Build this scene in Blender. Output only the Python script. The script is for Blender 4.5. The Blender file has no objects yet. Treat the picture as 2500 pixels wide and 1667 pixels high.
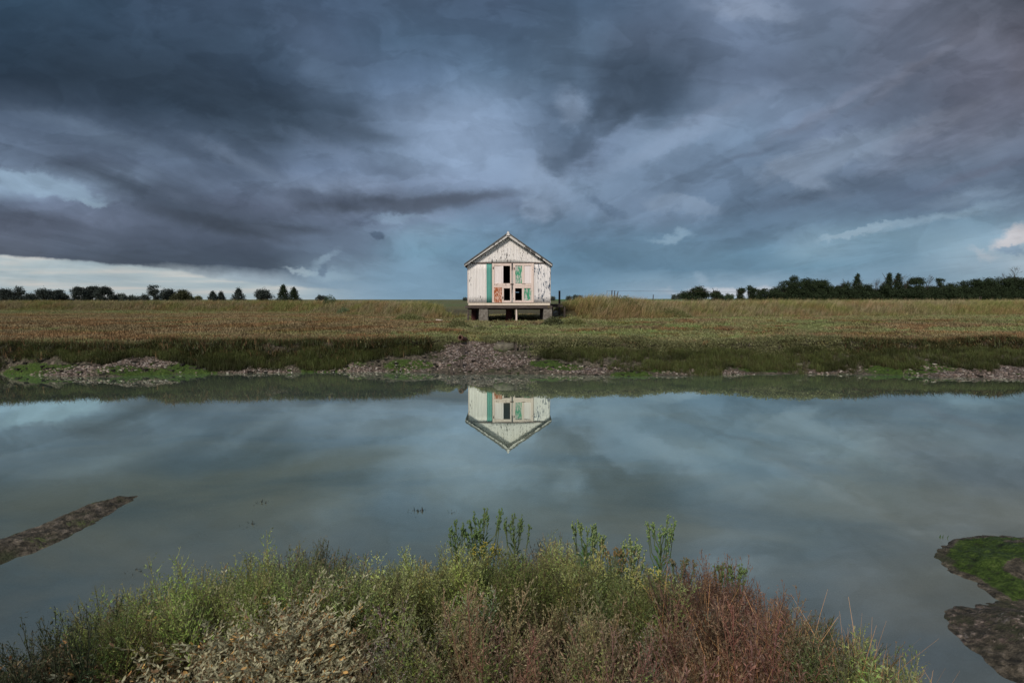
import bpy, math, numpy as np
from math import radians as R
rng = np.random.default_rng(7)
SC = bpy.context.scene
COL = SC.collection

# ------------------------------------------------------------ camera
F, PIT, CH = 1300.0, math.atan(102.5/1300.0), 2.28          # focal (px of the 2500 px photo), pitch, height above water
cam = bpy.data.objects.new('camera', bpy.data.cameras.new('camera'))
COL.objects.link(cam); SC.camera = cam
cam.location = (0, 0, CH); cam.rotation_euler = (R(90)-PIT, 0, 0)
cam.data.sensor_width = 36.0; cam.data.lens = 36.0*F/2500.0
cam.data.clip_start = 0.05; cam.data.clip_end = 9000

def ray(px, py):
    a, b = (px-1250.0)/F, (833.5-py)/F
    c, s = math.cos(PIT), math.sin(PIT)
    return np.array([a, c + b*s, b*c - s])
def at_y(px, py, Y):
    d = ray(px, py); return np.array([0, 0, CH]) + d*(Y/d[1])
def at_z(px, py, z):
    d = ray(px, py); return np.array([0, 0, CH]) + d*((z-CH)/d[2])

# ------------------------------------------------------------ view / exposure
SC.view_settings.view_transform = 'Standard'; SC.view_settings.look = 'None'
SC.view_settings.gamma = 1.0; SC.view_settings.use_curve_mapping = False
EXPO = 0.6
SC.view_settings.exposure = EXPO
try:
    SC.cycles.transparent_max_bounces = 12
except Exception: pass

# ------------------------------------------------------------ node helpers
def s2l(c):
    c = c/255.0
    return c/12.92 if c <= .04045 else ((c+.055)/1.055)**2.4
def rgb(r, g, b, k=1.0): return (s2l(r)*k, s2l(g)*k, s2l(b)*k, 1.0)

class G:
    """tiny expression helper round a node tree"""
    def __init__(s, tree): s.t = tree; s.n = tree.nodes; s.l = tree.links; s.n.clear()
    def put(s, sock, v):
        if isinstance(v, bpy.types.NodeSocket): s.l.new(v, sock)
        elif v is not None:
            try: sock.default_value = v
            except Exception:
                sock.default_value = tuple(v)[:len(sock.default_value)]
    def m(s, op, a, b=None, c=None, clamp=False):
        n = s.n.new('ShaderNodeMath'); n.operation = op; n.use_clamp = clamp
        for i, v in enumerate((a, b, c)):
            if v is not None: s.put(n.inputs[i], v)
        return n.outputs[0]
    def add(s, a, b): return s.m('ADD', a, b)
    def sub(s, a, b): return s.m('SUBTRACT', a, b)
    def mul(s, a, b): return s.m('MULTIPLY', a, b)
    def sm(s, v, a, b, lo=0.0, hi=1.0, kind='SMOOTHSTEP'):
        n = s.n.new('ShaderNodeMapRange'); n.interpolation_type = kind; n.clamp = True
        if a > b: a, b, lo, hi = b, a, hi, lo
        s.put(n.inputs[0], v); s.put(n.inputs[1], a); s.put(n.inputs[2], b); s.put(n.inputs[3], lo); s.put(n.inputs[4], hi)
        return n.outputs[0]
    def mix(s, f, a, b, mode='MIX'):
        n = s.n.new('ShaderNodeMix'); n.data_type = 'RGBA'; n.blend_type = mode
        s.put(n.inputs[0], f); s.put(n.inputs[6], a); s.put(n.inputs[7], b); return n.outputs[2]
    def xyz(s, v):
        n = s.n.new('ShaderNodeSeparateXYZ'); s.put(n.inputs[0], v); return n.outputs
    def vec(s, x, y, z):
        n = s.n.new('ShaderNodeCombineXYZ'); s.put(n.inputs[0], x); s.put(n.inputs[1], y); s.put(n.inputs[2], z); return n.outputs[0]
    def noise(s, v, sc, det=4, rough=.55, dist=0.0, out=0):
        n = s.n.new('ShaderNodeTexNoise'); n.noise_dimensions = '3D'
        s.put(n.inputs['Vector'], v); s.put(n.inputs['Scale'], sc); s.put(n.inputs['Detail'], det)
        s.put(n.inputs['Roughness'], rough); s.put(n.inputs['Distortion'], dist); return n.outputs[out]
    def voro(s, v, sc, feat='F1', out=0):
        n = s.n.new('ShaderNodeTexVoronoi'); n.feature = feat
        s.put(n.inputs['Vector'], v); s.put(n.inputs['Scale'], sc); return n.outputs[out]
    def scale(s, v, x, y, z, ox=0, oy=0, oz=0):
        n = s.n.new('ShaderNodeMapping'); s.put(n.inputs[0], v)
        n.inputs['Scale'].default_value = (x, y, z); n.inputs['Location'].default_value = (ox, oy, oz); return n.outputs[0]
    def obj(s):
        n = s.n.new('ShaderNodeTexCoord'); return n.outputs['Object']
    def attr(s, name, out='Color'):
        n = s.n.new('ShaderNodeAttribute'); n.attribute_name = name; return n.outputs[out]
    def ramp(s, f, stops, interp='LINEAR'):
        n = s.n.new('ShaderNodeValToRGB'); cr = n.color_ramp; cr.interpolation = interp
        while len(cr.elements) < len(stops): cr.elements.new(.5)
        for e, (p, c) in zip(cr.elements, stops): e.position = p; e.color = c
        s.put(n.inputs[0], f); return n.outputs[0]
    def curve(s, f, pts, sharp=False):
        n = s.n.new('ShaderNodeFloatCurve'); c = n.mapping.curves[0]
        c.points[0].location = pts[0]; c.points[1].location = pts[-1]
        for p in pts[1:-1]: c.points.new(*p)
        n.mapping.update(); s.put(n.inputs['Value'], f); return n.outputs[0]
    def bump(s, h, strength=.5, dist=.02, normal=None):
        n = s.n.new('ShaderNodeBump'); s.put(n.inputs['Height'], h); s.put(n.inputs['Strength'], strength)
        s.put(n.inputs['Distance'], dist)
        if normal is not None: s.put(n.inputs['Normal'], normal)
        return n.outputs[0]
    def bsdf(s, col, rough=.7, normal=None, spec=.3, metal=0.0):
        n = s.n.new('ShaderNodeBsdfPrincipled')
        s.put(n.inputs['Base Color'], col); s.put(n.inputs['Roughness'], rough); s.put(n.inputs['Metallic'], metal)
        s.put(n.inputs['Specular IOR Level'], spec)
        if normal is not None: s.put(n.inputs['Normal'], normal)
        return n.outputs[0]
    def mixs(s, f, a, b):
        n = s.n.new('ShaderNodeMixShader'); s.put(n.inputs[0], f); s.l.new(a, n.inputs[1]); s.l.new(b, n.inputs[2]); return n.outputs[0]
    def out(s, sh):
        n = s.n.new('ShaderNodeOutputMaterial'); s.l.new(sh, n.inputs[0])

MATS = {}
def material(name):
    def deco(fn):
        m = bpy.data.materials.new(name); m.use_nodes = True
        g = G(m.node_tree); fn(g); MATS[name] = m
        return fn
    return deco

# ------------------------------------------------------------ world: overcast evening sky
SUN_EL, SUN_AZ = R(38), R(205)                     # behind the camera, a little to its left
W = bpy.data.worlds.new('World'); SC.world = W; W.use_nodes = True
def build_world():
    g = G(W.node_tree)
    sky = g.n.new('ShaderNodeTexSky'); sky.sky_type = 'NISHITA'; sky.sun_disc = False
    sky.sun_elevation = SUN_EL; sky.sun_rotation = SUN_AZ
    tc = g.n.new('ShaderNodeTexCoord'); D = tc.outputs['Generated']
    X, Y, Z = g.xyz(D)
    yq = g.m('MAXIMUM', Y, .2)
    u0 = g.m('DIVIDE', X, yq); v0 = g.m('DIVIDE', Z, yq)
    za = g.add(g.m('MAXIMUM', Z, 0.0), .10)
    pl = g.vec(g.m('DIVIDE', X, za), g.m('DIVIDE', Y, za), 3.3)          # cloud plane coordinates
    # warp
    w1 = g.noise(g.vec(u0, g.mul(v0, 1.7), .3), 3.2, 5, .6, out=1)
    wx, wy, _ = g.xyz(w1)
    w2 = g.noise(g.vec(u0, g.mul(v0, 1.5), 4.3), 16, 6, .62, out=1)
    ax, ay, _ = g.xyz(w2)
    u = g.add(g.add(u0, g.mul(g.sub(wx, .5), .16)), g.mul(g.sub(ax, .5), .035))
    v = g.add(g.add(v0, g.mul(g.sub(wy, .5), .06)), g.mul(g.sub(ay, .5), .02))
    ucor = g.mul(u, g.add(g.mul(v, .0785), 1.006))
    t = g.m('MULTIPLY_ADD', ucor, F/2500.0, .5, clamp=True)
    def vrow(py):
        d = ray(1250, py); return d[2]/d[1]
    PX = [0, 200, 400, 600, 800, 1000, 1200, 1400, 1600, 1800, 2000, 2200, 2400, 2500]
    rows = [
     (735, [(138,150,162),(140,155,168),(140,155,168),(140,155,170),(126,146,166),(112,138,162),(104,132,156),(104,132,156),(125,146,168),(150,160,176),(128,146,168),(124,142,164),(124,142,162),(122,138,158)]),
     (685, [(140,152,164),(146,158,168),(150,160,170),(132,146,162),(108,130,152),(106,134,160),(98,128,154),(94,124,150),(106,132,156),(120,142,164),(104,130,154),(106,132,156),(118,140,160),(124,142,160)]),
     (650, [(88,96,112),(74,84,102),(66,77,97),(64,76,96),(100,118,140),(104,132,158),(96,126,152),(88,118,145),(88,118,145),(90,120,146),(94,124,148),(100,128,152),(126,146,166),(140,155,172)]),
     (615, [(80,88,106),(74,84,104),(68,78,98),(66,77,98),(92,108,132),(100,130,155),(92,122,148),(86,116,143),(92,120,146),(90,120,146),(108,134,156),(102,130,154),(122,144,164),(132,150,168)]),
     (575, [(84,92,112),(86,96,118),(78,88,110),(76,86,108),(90,104,128),(102,126,150),(96,122,148),(88,113,140),(92,118,144),(88,112,138),(104,128,150),(104,130,152),(112,136,158),(124,144,164)]),
     (540, [(92,100,122),(96,106,130),(82,92,114),(74,84,104),(90,102,126),(104,120,146),(98,120,147),(90,112,138),(98,118,144),(88,110,136),(92,114,138),(98,122,146),(104,128,150),(108,130,152)]),
     (500, [(94,106,130),(102,114,140),(74,84,104),(88,98,122),(86,96,118),(80,90,110),(98,112,138),(104,122,148),(100,118,145),(88,108,134),(84,102,126),(84,100,124),(92,110,134),(98,115,138)]),
     (455, [(126,146,172),(118,136,162),(82,94,116),(96,110,136),(108,122,148),(104,118,144),(112,128,156),(106,124,150),(100,118,144),(94,112,138),(94,110,134),(84,98,122),(84,98,120),(84,98,120)]),
     (400, [(104,120,146),(82,94,116),(86,100,124),(82,96,120),(98,114,142),(110,128,156),(114,132,160),(98,114,140),(100,118,144),(96,114,140),(106,122,148),(104,118,142),(92,104,126),(86,98,120)]),
     (330, [(84,98,122),(78,92,115),(70,84,106),(66,80,100),(80,95,118),(104,122,150),(108,126,155),(90,108,134),(104,122,148),(102,120,146),(104,118,144),(100,112,136),(100,108,128),(96,104,124)]),
     (260, [(64,78,99),(56,70,90),(50,64,83),(54,68,87),(70,86,108),(100,118,146),(100,120,149),(86,104,130),(76,92,115),(104,120,146),(98,112,136),(94,104,126),(102,106,126),(98,101,119)]),
     (190, [(45,60,79),(45,59,77),(50,64,83),(58,74,96),(76,93,118),(92,112,142),(90,112,140),(80,98,122),(70,84,105),(88,101,125),(84,95,116),(90,98,118),(100,103,122),(98,99,115)]),
     (100, [(48,67,89),(48,65,86),(56,73,95),(66,84,108),(80,98,126),(76,97,124),(77,97,124),(77,95,119),(80,94,118),(92,106,131),(86,98,119),(90,98,118),(97,100,117),(93,93,108)]),
     (0,   [(52,73,96),(55,75,98),(64,82,107),(70,88,114),(75,94,122),(73,91,117),(77,95,123),(72,91,117),(82,98,123),(104,118,144),(92,104,127),(96,103,123),(86,91,107),(78,82,96)]),
     (-220,[(62,80,102),(64,82,104),(66,84,106),(70,88,112),(74,92,116),(74,92,116),(72,90,114),(70,88,112),(74,90,114),(78,92,116),(80,92,115),(84,94,115),(84,92,112),(80,88,106)]),
    ]
    col = None; pv = None
    for py, cs in rows:
        rp = g.ramp(t, [(p/2500.0, rgb(*c)) for p, c in zip(PX, cs)], 'EASE')
        vv = vrow(py)
        col = rp if col is None else g.mix(g.sm(v, pv, vv, kind='LINEAR'), col, rp)
        pv = vv
    # pale strip under the ragged lower edge of the left cloud bank
    un = g.m('MULTIPLY_ADD', u0, F/2500.0, .5, clamp=True)
    lift = g.mul(g.sub(ay, .5), .016)
    ve = g.add(v0, lift)
    edge = [(0, 620), (200, 634), (330, 645), (450, 660), (560, 683), (650, 692), (760, 697), (900, 712), (1000, 735), (2500, 740)]
    ec = g.curve(un, [(p/2500.0, vrow(q)*4+.1) for p, q in edge])
    ev = g.mul(g.sub(ec, .1), .25)
    mask = g.mul(g.sm(g.sub(ev, ve), -.0015, .006), g.sm(un, .30, .18, .55, 1.0) if False else g.sm(un, .36, .27))
    st = g.noise(g.vec(g.mul(u0, 2.2), g.mul(v0, 34), .7), 1.6, 4, .55)
    strip = g.ramp(st, [(.3, rgb(134,150,164)), (.5, rgb(152,163,172)), (.7, rgb(178,175,176))])
    col = g.mix(mask, col, strip)
    # local clouds: (px, py, rx, ry, tilt deg, colour, strength, softness, raggedness)
    blobs = [
     # light masses
     (1130, 330, 240, 150, -10, (118,135,163), .75, 1.0, .8), (1330, 440, 90, 70, 40, (116,132,158), .7, .8, 1.2),
     (880, 395, 250, 26, 22, (104,120,148), .75, 1.0, .8), (600, 400, 190, 26, 24, (98,112,136), .7, 1.0, .8), (250, 330, 260, 30, 16, (90,105,128), .7, 1.0, .8),
     (420, 480, 60, 18, 10, (98,110,134), .5, 1.0, .8), (740, 70, 120, 60, 30, (84,102,130), .6, 1.0, .8), (800, 190, 120, 60, 35, (86,104,130), .6, 1.0, .8),
     (1480, 340, 140, 60, -35, (106,122,150), .6, .9, 1.0), (1640, 345, 230, 36, -24, (114,130,156), .8, .9, 1.1),
     (1830, 26, 150, 34, 8, (120,132,156), .7, .9, 1.3), (1395, 262, 60, 46, 40, (116,132,158), .75, .8, 1.2),
     (1750, 270, 260, 18, -20, (108,120,144), .4, 1.0, 1.0), (2060, 250, 300, 18, -28, (108,114,134), .4, 1.0, 1.0), (2250, 160, 240, 18, -34, (106,108,124), .4, 1.0, 1.0),
     (2330, 330, 260, 60, -24, (104,108,128), .5, 1.0, 1.0),
     (2050, 372, 230, 44, -16, (115,129,152), .75, .55, 1.5), (1960, 430, 110, 30, 22, (113,127,150), .75, .6, 1.5), (2290, 300, 180, 34, -24, (112,116,134), .5, .8, 1.3),
     (1665, 500, 110, 32, 8, (112,128,152), .75, .5, 1.7), (1600, 530, 160, 30, 0, (100,118,144), .5, .9, 1.2), (1310, 512, 46, 40, 45, (122,138,164), .7, .6, 1.4),
     (1640, 578, 60, 14, -6, (124,146,168), .6, .8, 1.4), (2090, 572, 110, 15, -16, (130,150,170), .75, .5, 1.6), (2250, 540, 280, 17, -12, (122,142,162), .6, .9, 1.2),
     (2380, 480, 160, 22, -10, (112,128,150), .5, 1.0, 1.0),
     # darks
     (330, 190, 420, 120, 14, (47,61,78), .55, 1.0, .6), (640, 270, 260, 60, 22, (54,68,86), .6, 1.0, .7), (900, 330, 110, 24, 14, (72,86,106), .6, 1.0, .7),
     (1640, 130, 230, 66, 12, (74,87,108), .65, .9, .9), (1550, 205, 135, 96, 10, (64,78,98), .9, .7, 1.1), (1500, 275, 90, 46, -34, (68,82,102), .8, .6, 1.2),
     (1425, 345, 120, 30, -42, (84,100,124), .85, .7, 1.1), (1350, 402, 46, 24, 40, (84,100,124), .7, .9, 1.1),
     (1850, 372, 150, 9, -16, (86,99,122), .45, 1.0, .5), (2060, 462, 340, 26, -10, (80,94,116), .75, .9, .8), (2400, 420, 200, 18, -18, (86,92,112), .6, 1.0, .8),
     (1480, 505, 60, 12, 30, (78,96,122), .5, .8, 1.2), (1400, 565, 90, 26, 0, (86,106,130), .6, 1.0, 1.0), (1300, 520, 30, 16, 40, (90,106,130), .35, 1.0, 1.3),
     # left bank of cloud with the gap
     (110, 452, 175, 26, 14, (124,144,168), .9, .5, 1.1), (225, 494, 46, 12, 14, (130,150,172), .7, .7, 1.3),
     (30, 545, 230, 44, 6, (82,90,111), .7, .8, 1.3), (420, 500, 330, 52, 20, (72,82,101), .6, .9, .8), (340, 462, 230, 26, 24, (64,74,92), .6, 1.0, .7), (40, 412, 60, 12, 14, (96,110,134), .7, .8, 1.2),
     (520, 545, 240, 24, 12, (64,72,89), .85, .85, .6), (700, 560, 140, 16, 4, (70,79,97), .7, .9, .6),
     (860, 490, 300, 40, 2, (84,94,115), .5, 1.0, .9), (930, 500, 230, 26, 0, (68,76,93), .85, .9, .8), (1120, 484, 200, 22, -8, (76,84,102), .8, .85, .8), (760, 480, 200, 16, 8, (80,90,112), .6, 1.0, .6),
     (922, 575, 19, 13, 10, (76,92,116), .95, .45, .9), (895, 540, 44, 14, -10, (84,96,120), .8, .7, 1.2),
     (970, 532, 90, 10, -6, (116,136,160), .5, .9, 1.1), (1060, 560, 120, 14, -4, (106,128,152), .6, 1.0, 1.0),
     (795, 632, 44, 14, -28, (128,148,168), .5, .8, 1.3), (735, 663, 50, 8, 6, (138,152,166), .65, .8, 1.3),
     (800, 668, 90, 18, 4, (128,148,167), .5, .9, 1.0), (788, 658, 16, 14, -50, (90,108,132), .85, .7, 1.3), (1160, 640, 110, 34, 0, (88,114,140), .5, 1.0, 1.0),
     (2482, 582, 70, 28, -24, (172,168,176), .85, .7, 1.4), (2405, 624, 50, 14, 22, (150,158,172), .65, .8, 1.4),
     (2472, 615, 40, 14, 0, (112,132,156), .9, .5, 1.3), (1060, 670, 300, 26, 2, (104,132,158), .35, 1.0, .5),
     (1780, 712, 190, 15, 0, (176,178,190), .7, .8, 1.0), (1715, 680, 24, 22, 60, (138,156,178), .5, 1.0, 1.0),
     (2050, 720, 200, 10, 0, (140,156,176), .5, 1.0, 1.0), (1500, 640, 160, 26, 0, (84,113,140), .6, 1.0, .8),
    ]
    for px, py, rx, ry, tilt, c, k, soft, rag in blobs:
        d = ray(px, py); cu, cv = d[0]/d[1], d[2]/d[1]
        uu = g.add(u0, g.mul(g.sub(ax, .5), .05*rag)); vv = g.add(v0, g.mul(g.sub(ay, .5), .045*rag))
        du = g.sub(uu, cu); dv = g.sub(vv, cv)
        a = -R(tilt); ca, sa = math.cos(a), math.sin(a)
        e1 = g.m('MULTIPLY_ADD', du, ca*F/rx, g.mul(dv, sa*F/rx)); e2 = g.m('MULTIPLY_ADD', dv, ca*F/ry, g.mul(du, -sa*F/ry))
        r = g.m('SQRT', g.m('MULTIPLY_ADD', e1, e1, g.mul(e2, e2)))
        col = g.mix(g.sm(r, 1.15, 1.15-soft*1.1, 0.0, k), col, rgb(*c))
    # streaks fanning out overhead and billows
    s1 = g.noise(g.scale(pl, 1.0, .30, 1.0), .9, 5, .6, 0.6)
    s2 = g.noise(g.vec(u0, g.mul(v0, 2.0), 8.3), 5.5, 7, .6, .4)
    det = g.add(g.mul(g.sub(s1, .5), .55), g.mul(g.sub(s2, .5), .55))
    det = g.add(det, g.mul(g.sub(g.noise(g.vec(u0, g.mul(v0, 1.6), 2.3), 24, 5, .6), .5), .16))
    la = g.noise(g.scale(pl, 1.0, .45, 1.0, 2.1, .4, 0), 1.25, 7, .58, .5)
    lb = g.noise(g.vec(u0, g.mul(v0, 2.1), 1.3), 7.5, 6, .56, .5)
    det = g.add(det, g.add(g.sm(la, .455, .545, -.075, .075), g.sm(lb, .46, .545, -.055, .055)))
    lc = g.noise(g.scale(pl, 1.0, .30, 1.0, 7.1, 3.4, 2), 3.2, 6, .6, .3)
    det = g.add(det, g.sm(lc, .44, .58, -.03, .03))
    ml = g.add(1.05, g.mul(det, g.sm(v0, .0, .22, .30, 1.0)))
    col = g.mix(1.0, col, g.vec(ml, ml, ml), 'MULTIPLY')
    # the rest of the sky, overhead and behind: even light cloud
    gen = g.ramp(g.noise(D, 2.2, 5, .55), [(.3, rgb(120,132,152)), (.7, rgb(166,172,184))])
    back = g.m('MAXIMUM', g.sm(Y, .52, .25), g.sm(v0, .8, 1.5))
    bw = g.n.new('ShaderNodeRGBToBW'); g.put(bw.inputs[0], col)
    kk = g.m('POWER', g.m('DIVIDE', g.m('MAXIMUM', bw.outputs[0], .01), .155), .30)
    kk = g.m('MINIMUM', kk, 1.12)
    col = g.mix(1.0, col, g.vec(g.mul(kk, 1.13), g.mul(kk, 1.14), g.mul(kk, 1.07)), 'MULTIPLY')
    col = g.mix(back, col, gen)
    col = g.mix(1.0, col, (2**-EXPO,)*3+(1,), 'MULTIPLY')
    below = g.sm(Z, -.01, -.05)
    col = g.mix(below, col, (.03, .035, .03, 1))
    b1 = g.n.new('ShaderNodeBackground'); g.put(b1.inputs[0], col); b1.inputs[1].default_value = 1.0
    b2 = g.n.new('ShaderNodeBackground'); g.put(b2.inputs[0], sky.outputs[0]); b2.inputs[1].default_value = 0.05
    o = g.n.new('ShaderNodeOutputWorld'); g.l.new(g.mixs(.04, b1.outputs[0], b2.outputs[0]), o.inputs[0])
build_world()

sun = bpy.data.objects.new('sun', bpy.data.lights.new('sun', 'SUN')); COL.objects.link(sun)
sun.data.energy = 2.0; sun.data.angle = R(11); sun.data.color = (1.0, .93, .84)
sd = (math.sin(SUN_AZ)*math.cos(SUN_EL), math.cos(SUN_AZ)*math.cos(SUN_EL), math.sin(SUN_EL))
from mathutils import Vector, Matrix
sun.rotation_euler = Vector(sd).to_track_quat('Z', 'Y').to_euler()

# ------------------------------------------------------------ numpy noise
def _hash(ix, iy, seed):
    h = (ix.astype(np.int64)*374761393 + iy.astype(np.int64)*668265263 + seed*974634777) & 0xffffffff
    h = ((h ^ (h >> 13))*1274126177) & 0xffffffff
    return ((h ^ (h >> 16)) & 0xffff)/65535.0
def vn(x, y, seed=0):
    x = np.asarray(x, float); y = np.asarray(y, float)
    ix = np.floor(x); iy = np.floor(y); fx = x-ix; fy = y-iy
    fx = fx*fx*(3-2*fx); fy = fy*fy*(3-2*fy)
    a = _hash(ix, iy, seed); b = _hash(ix+1, iy, seed); c = _hash(ix, iy+1, seed); d = _hash(ix+1, iy+1, seed)
    return (a*(1-fx)+b*fx)*(1-fy) + (c*(1-fx)+d*fx)*fy
def fbm(x, y, seed=0, o=4):
    s = 0; a = .5; t = 0
    for i in range(o):
        s = s + a*vn(x*2**i+i*17.3, y*2**i-i*9.1, seed+i); t += a; a *= .5
    return s/t
def sstep(x, a, b):
    t = np.clip((x-a)/(b-a), 0, 1); return t*t*(3-2*t)

# ------------------------------------------------------------ object helpers
def tag(o, label=None, cat=None, group=None, kind=None):
    if label: o['label'] = label
    if cat: o['category'] = cat
    if group: o['group'] = group
    if kind: o['kind'] = kind
    return o
def link(name, me, mat, parent=None, mod=None):
    o = bpy.data.objects.new(name, me); COL.objects.link(o)
    if mat is not None and not me.materials: me.materials.append(MATS[mat] if isinstance(mat, str) else mat)
    if parent is not None: o.parent = parent
    return o
def empty(name, loc=(0, 0, 0), rz=0.0):
    o = bpy.data.objects.new(name, None); COL.objects.link(o); o.location = loc; o.rotation_euler = (0, 0, rz)
    o.empty_display_size = .2; return o
def quad_mesh(name, V, Q, tint=None, smooth=False):
    me = bpy.data.meshes.new(name); V = np.asarray(V, np.float32); Q = np.asarray(Q, np.int32)
    me.vertices.add(len(V)); me.vertices.foreach_set('co', V.ravel())
    me.loops.add(Q.size); me.loops.foreach_set('vertex_index', Q.ravel())
    me.polygons.add(len(Q)); me.polygons.foreach_set('loop_start', np.arange(0, Q.size, 4, dtype=np.int32))
    me.polygons.foreach_set('use_smooth', np.full(len(Q), smooth))
    if tint is not None:
        a = me.attributes.new('tint', 'FLOAT_COLOR', 'POINT')
        t = np.ones((len(V), 4), np.float32); t[:, :3] = tint; a.data.foreach_set('color', t.ravel())
    me.update(calc_edges=True); return me
def poly_mesh(name, V, Fc, smooth=False):
    me = bpy.data.meshes.new(name); me.from_pydata([tuple(map(float, v)) for v in V], [], Fc); me.update()
    if smooth: me.polygons.foreach_set('use_smooth', [True]*len(me.polygons))
    return me

class MB:
    """collects boxes, tubes, prisms into one mesh"""
    def __init__(s): s.v = []; s.f = []
    def add(s, V, Fc):
        n = len(s.v); s.v += [tuple(map(float, v)) for v in V]; s.f += [tuple(i+n for i in f) for f in Fc]; return s
    def box(s, x0, x1, y0, y1, z0, z1, jit=0.0, M=None):
        V = [(x, y, z) for x in (x0, x1) for y in (y0, y1) for z in (z0, z1)]
        if jit: V = [tuple(c + rng.uniform(-jit, jit) for c in v) for v in V]
        if M is not None: V = [tuple(M @ Vector(v)) for v in V]
        return s.add(V, [(0, 1, 3, 2), (4, 6, 7, 5), (0, 4, 5, 1), (2, 3, 7, 6), (0, 2, 6, 4), (1, 5, 7, 3)])
    def tube(s, pts, rad, n=8, cap=True):
        pts = [Vector(p) for p in pts]
        if not hasattr(rad, '__len__'): rad = [rad]*len(pts)
        V = []
        for i, p in enumerate(pts):
            d = (pts[min(i+1, len(pts)-1)] - pts[max(i-1, 0)]).normalized()
            a = d.cross(Vector((0, 0, 1)) if abs(d.z) < .9 else Vector((1, 0, 0))).normalized(); b = d.cross(a)
            for k in range(n):
                t = 2*math.pi*k/n; V.append(p + (a*math.cos(t)+b*math.sin(t))*rad[i])
        Fc = [(i*n+k, i*n+(k+1) % n, (i+1)*n+(k+1) % n, (i+1)*n+k) for i in range(len(pts)-1) for k in range(n)]
        if cap: Fc += [tuple(range(n))[::-1], tuple((len(pts)-1)*n+k for k in range(n))]
        return s.add(V, Fc)
    def prism(s, poly, y0, y1):                       # polygon in (x, z), extruded along y
        n = len(poly); V = [(x, y0, z) for x, z in poly] + [(x, y1, z) for x, z in poly]
        return s.add(V, [tuple(range(n)), tuple(range(n, 2*n))[::-1]] + [(i, i+n, (i+1) % n+n, (i+1) % n) for i in range(n)])
    def build(s, name, mat, parent=None, bevel=0.0, smooth=False):
        me = poly_mesh(name, s.v, s.f, smooth)
        import bmesh
        bm = bmesh.new(); bm.from_mesh(me); bmesh.ops.recalc_face_normals(bm, faces=bm.faces); bm.to_mesh(me); bm.free()
        o = link(name, me, mat, parent)
        if bevel:
            b = o.modifiers.new('bevel', 'BEVEL'); b.width = bevel; b.segments = 2; b.limit_method = 'ANGLE'
        return o

def merge(vs, idx, pos, rot, scl, tint, lean=None):
    """vs: list of (V, Q, T); one copy per entry of idx, turned about z, scaled and moved"""
    VV, QQ, TT = [], [], []; off = 0
    for k, (V, Q, T) in enumerate(vs):
        s = np.where(idx == k)[0]
        if not len(s): continue
        c, sn = np.cos(rot[s])[:, None], np.sin(rot[s])[:, None]
        sc = scl[s]
        if sc.ndim == 1: sc = np.stack([sc, sc], 1)
        x = V[None, :, 0]*sc[:, :1]; y = V[None, :, 1]*sc[:, :1]; z = V[None, :, 2]*sc[:, 1:2]
        xx = x*c - y*sn; yy = x*sn + y*c
        if lean is not None:
            xx = xx + lean[s][:, :1]*z; yy = yy + lean[s][:, 1:2]*z
        P = np.stack([xx, yy, z + 0*xx], 2) + pos[s][:, None, :]
        VV.append(P.reshape(-1, 3)); m = len(s)
        QQ.append((Q[None] + (off + np.arange(m)*len(V))[:, None, None]).reshape(-1, 4)); off += m*len(V)
        TT.append((T[None]*tint[s][:, None, :]).reshape(-1, 3))
    return np.concatenate(VV), np.concatenate(QQ), np.clip(np.concatenate(TT), 0, 1)

def ribbon(P, w, side):
    """a strip along the path P (n,3), half widths w (n), side vector (3)"""
    P = np.asarray(P, float); side = np.asarray(side, float); w = np.asarray(w, float)[:, None]
    V = np.empty((2*len(P), 3)); V[0::2] = P - side*w; V[1::2] = P + side*w
    Q = [(2*i, 2*i+1, 2*i+3, 2*i+2) for i in range(len(P)-1)]
    return V, Q
def leaves(base, dirs, L, Wd, sides, bend=0.0):
    """diamond leaves, vectorised; returns V (4n,3), Q (n,4)"""
    n = len(base); L = np.broadcast_to(L, (n,))[:, None]; Wd = np.broadcast_to(Wd, (n,))[:, None]
    mid = base + dirs*L*.45; tip = base + dirs*L; tip[:, 2] += bend*L[:, 0]
    V = np.stack([base, mid - sides*Wd*.5, tip, mid + sides*Wd*.5], 1).reshape(-1, 3)
    return V, np.arange(4*n).reshape(-1, 4)
def unit(v): return v/np.maximum(np.linalg.norm(v, axis=-1, keepdims=True), 1e-9)
def rsides(d):
    return unit(np.cross(d, rng.normal(size=d.shape)))
class VB:
    def __init__(s): s.V = []; s.Q = []; s.T = []; s.n = 0
    def add(s, V, Q, t):
        V = np.asarray(V, float); Q = np.asarray(Q)
        t = np.broadcast_to(np.asarray(t, float), (len(V), 3)) if np.ndim(t) == 1 else np.asarray(t)
        s.V.append(V); s.Q.append(Q+s.n); s.T.append(t); s.n += len(V)
    def get(s): return np.concatenate(s.V), np.concatenate(s.Q), np.concatenate(s.T)

# ------------------------------------------------------------ materials
def leafmat(name, rough=.6, trans=.25, spec=.25):
    @material(name)
    def _(g):
        c = g.attr('tint')
        n = g.noise(g.obj(), 60, 2, .5)
        c = g.mix(1.0, c, g.mix(n, (.8, .8, .8, 1), (1.2, 1.2, 1.2, 1)), 'MULTIPLY')
        b = g.bsdf(c, rough, spec=spec)
        tr = g.n.new('ShaderNodeBsdfTranslucent'); g.put(tr.inputs[0], c)
        g.out(g.mixs(trans, b, tr.outputs[0]))
leafmat('leaf', .55, .3); leafmat('dry_leaf', .75, .15, .12); leafmat('far_leaf', .8, .1, .1)

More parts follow.
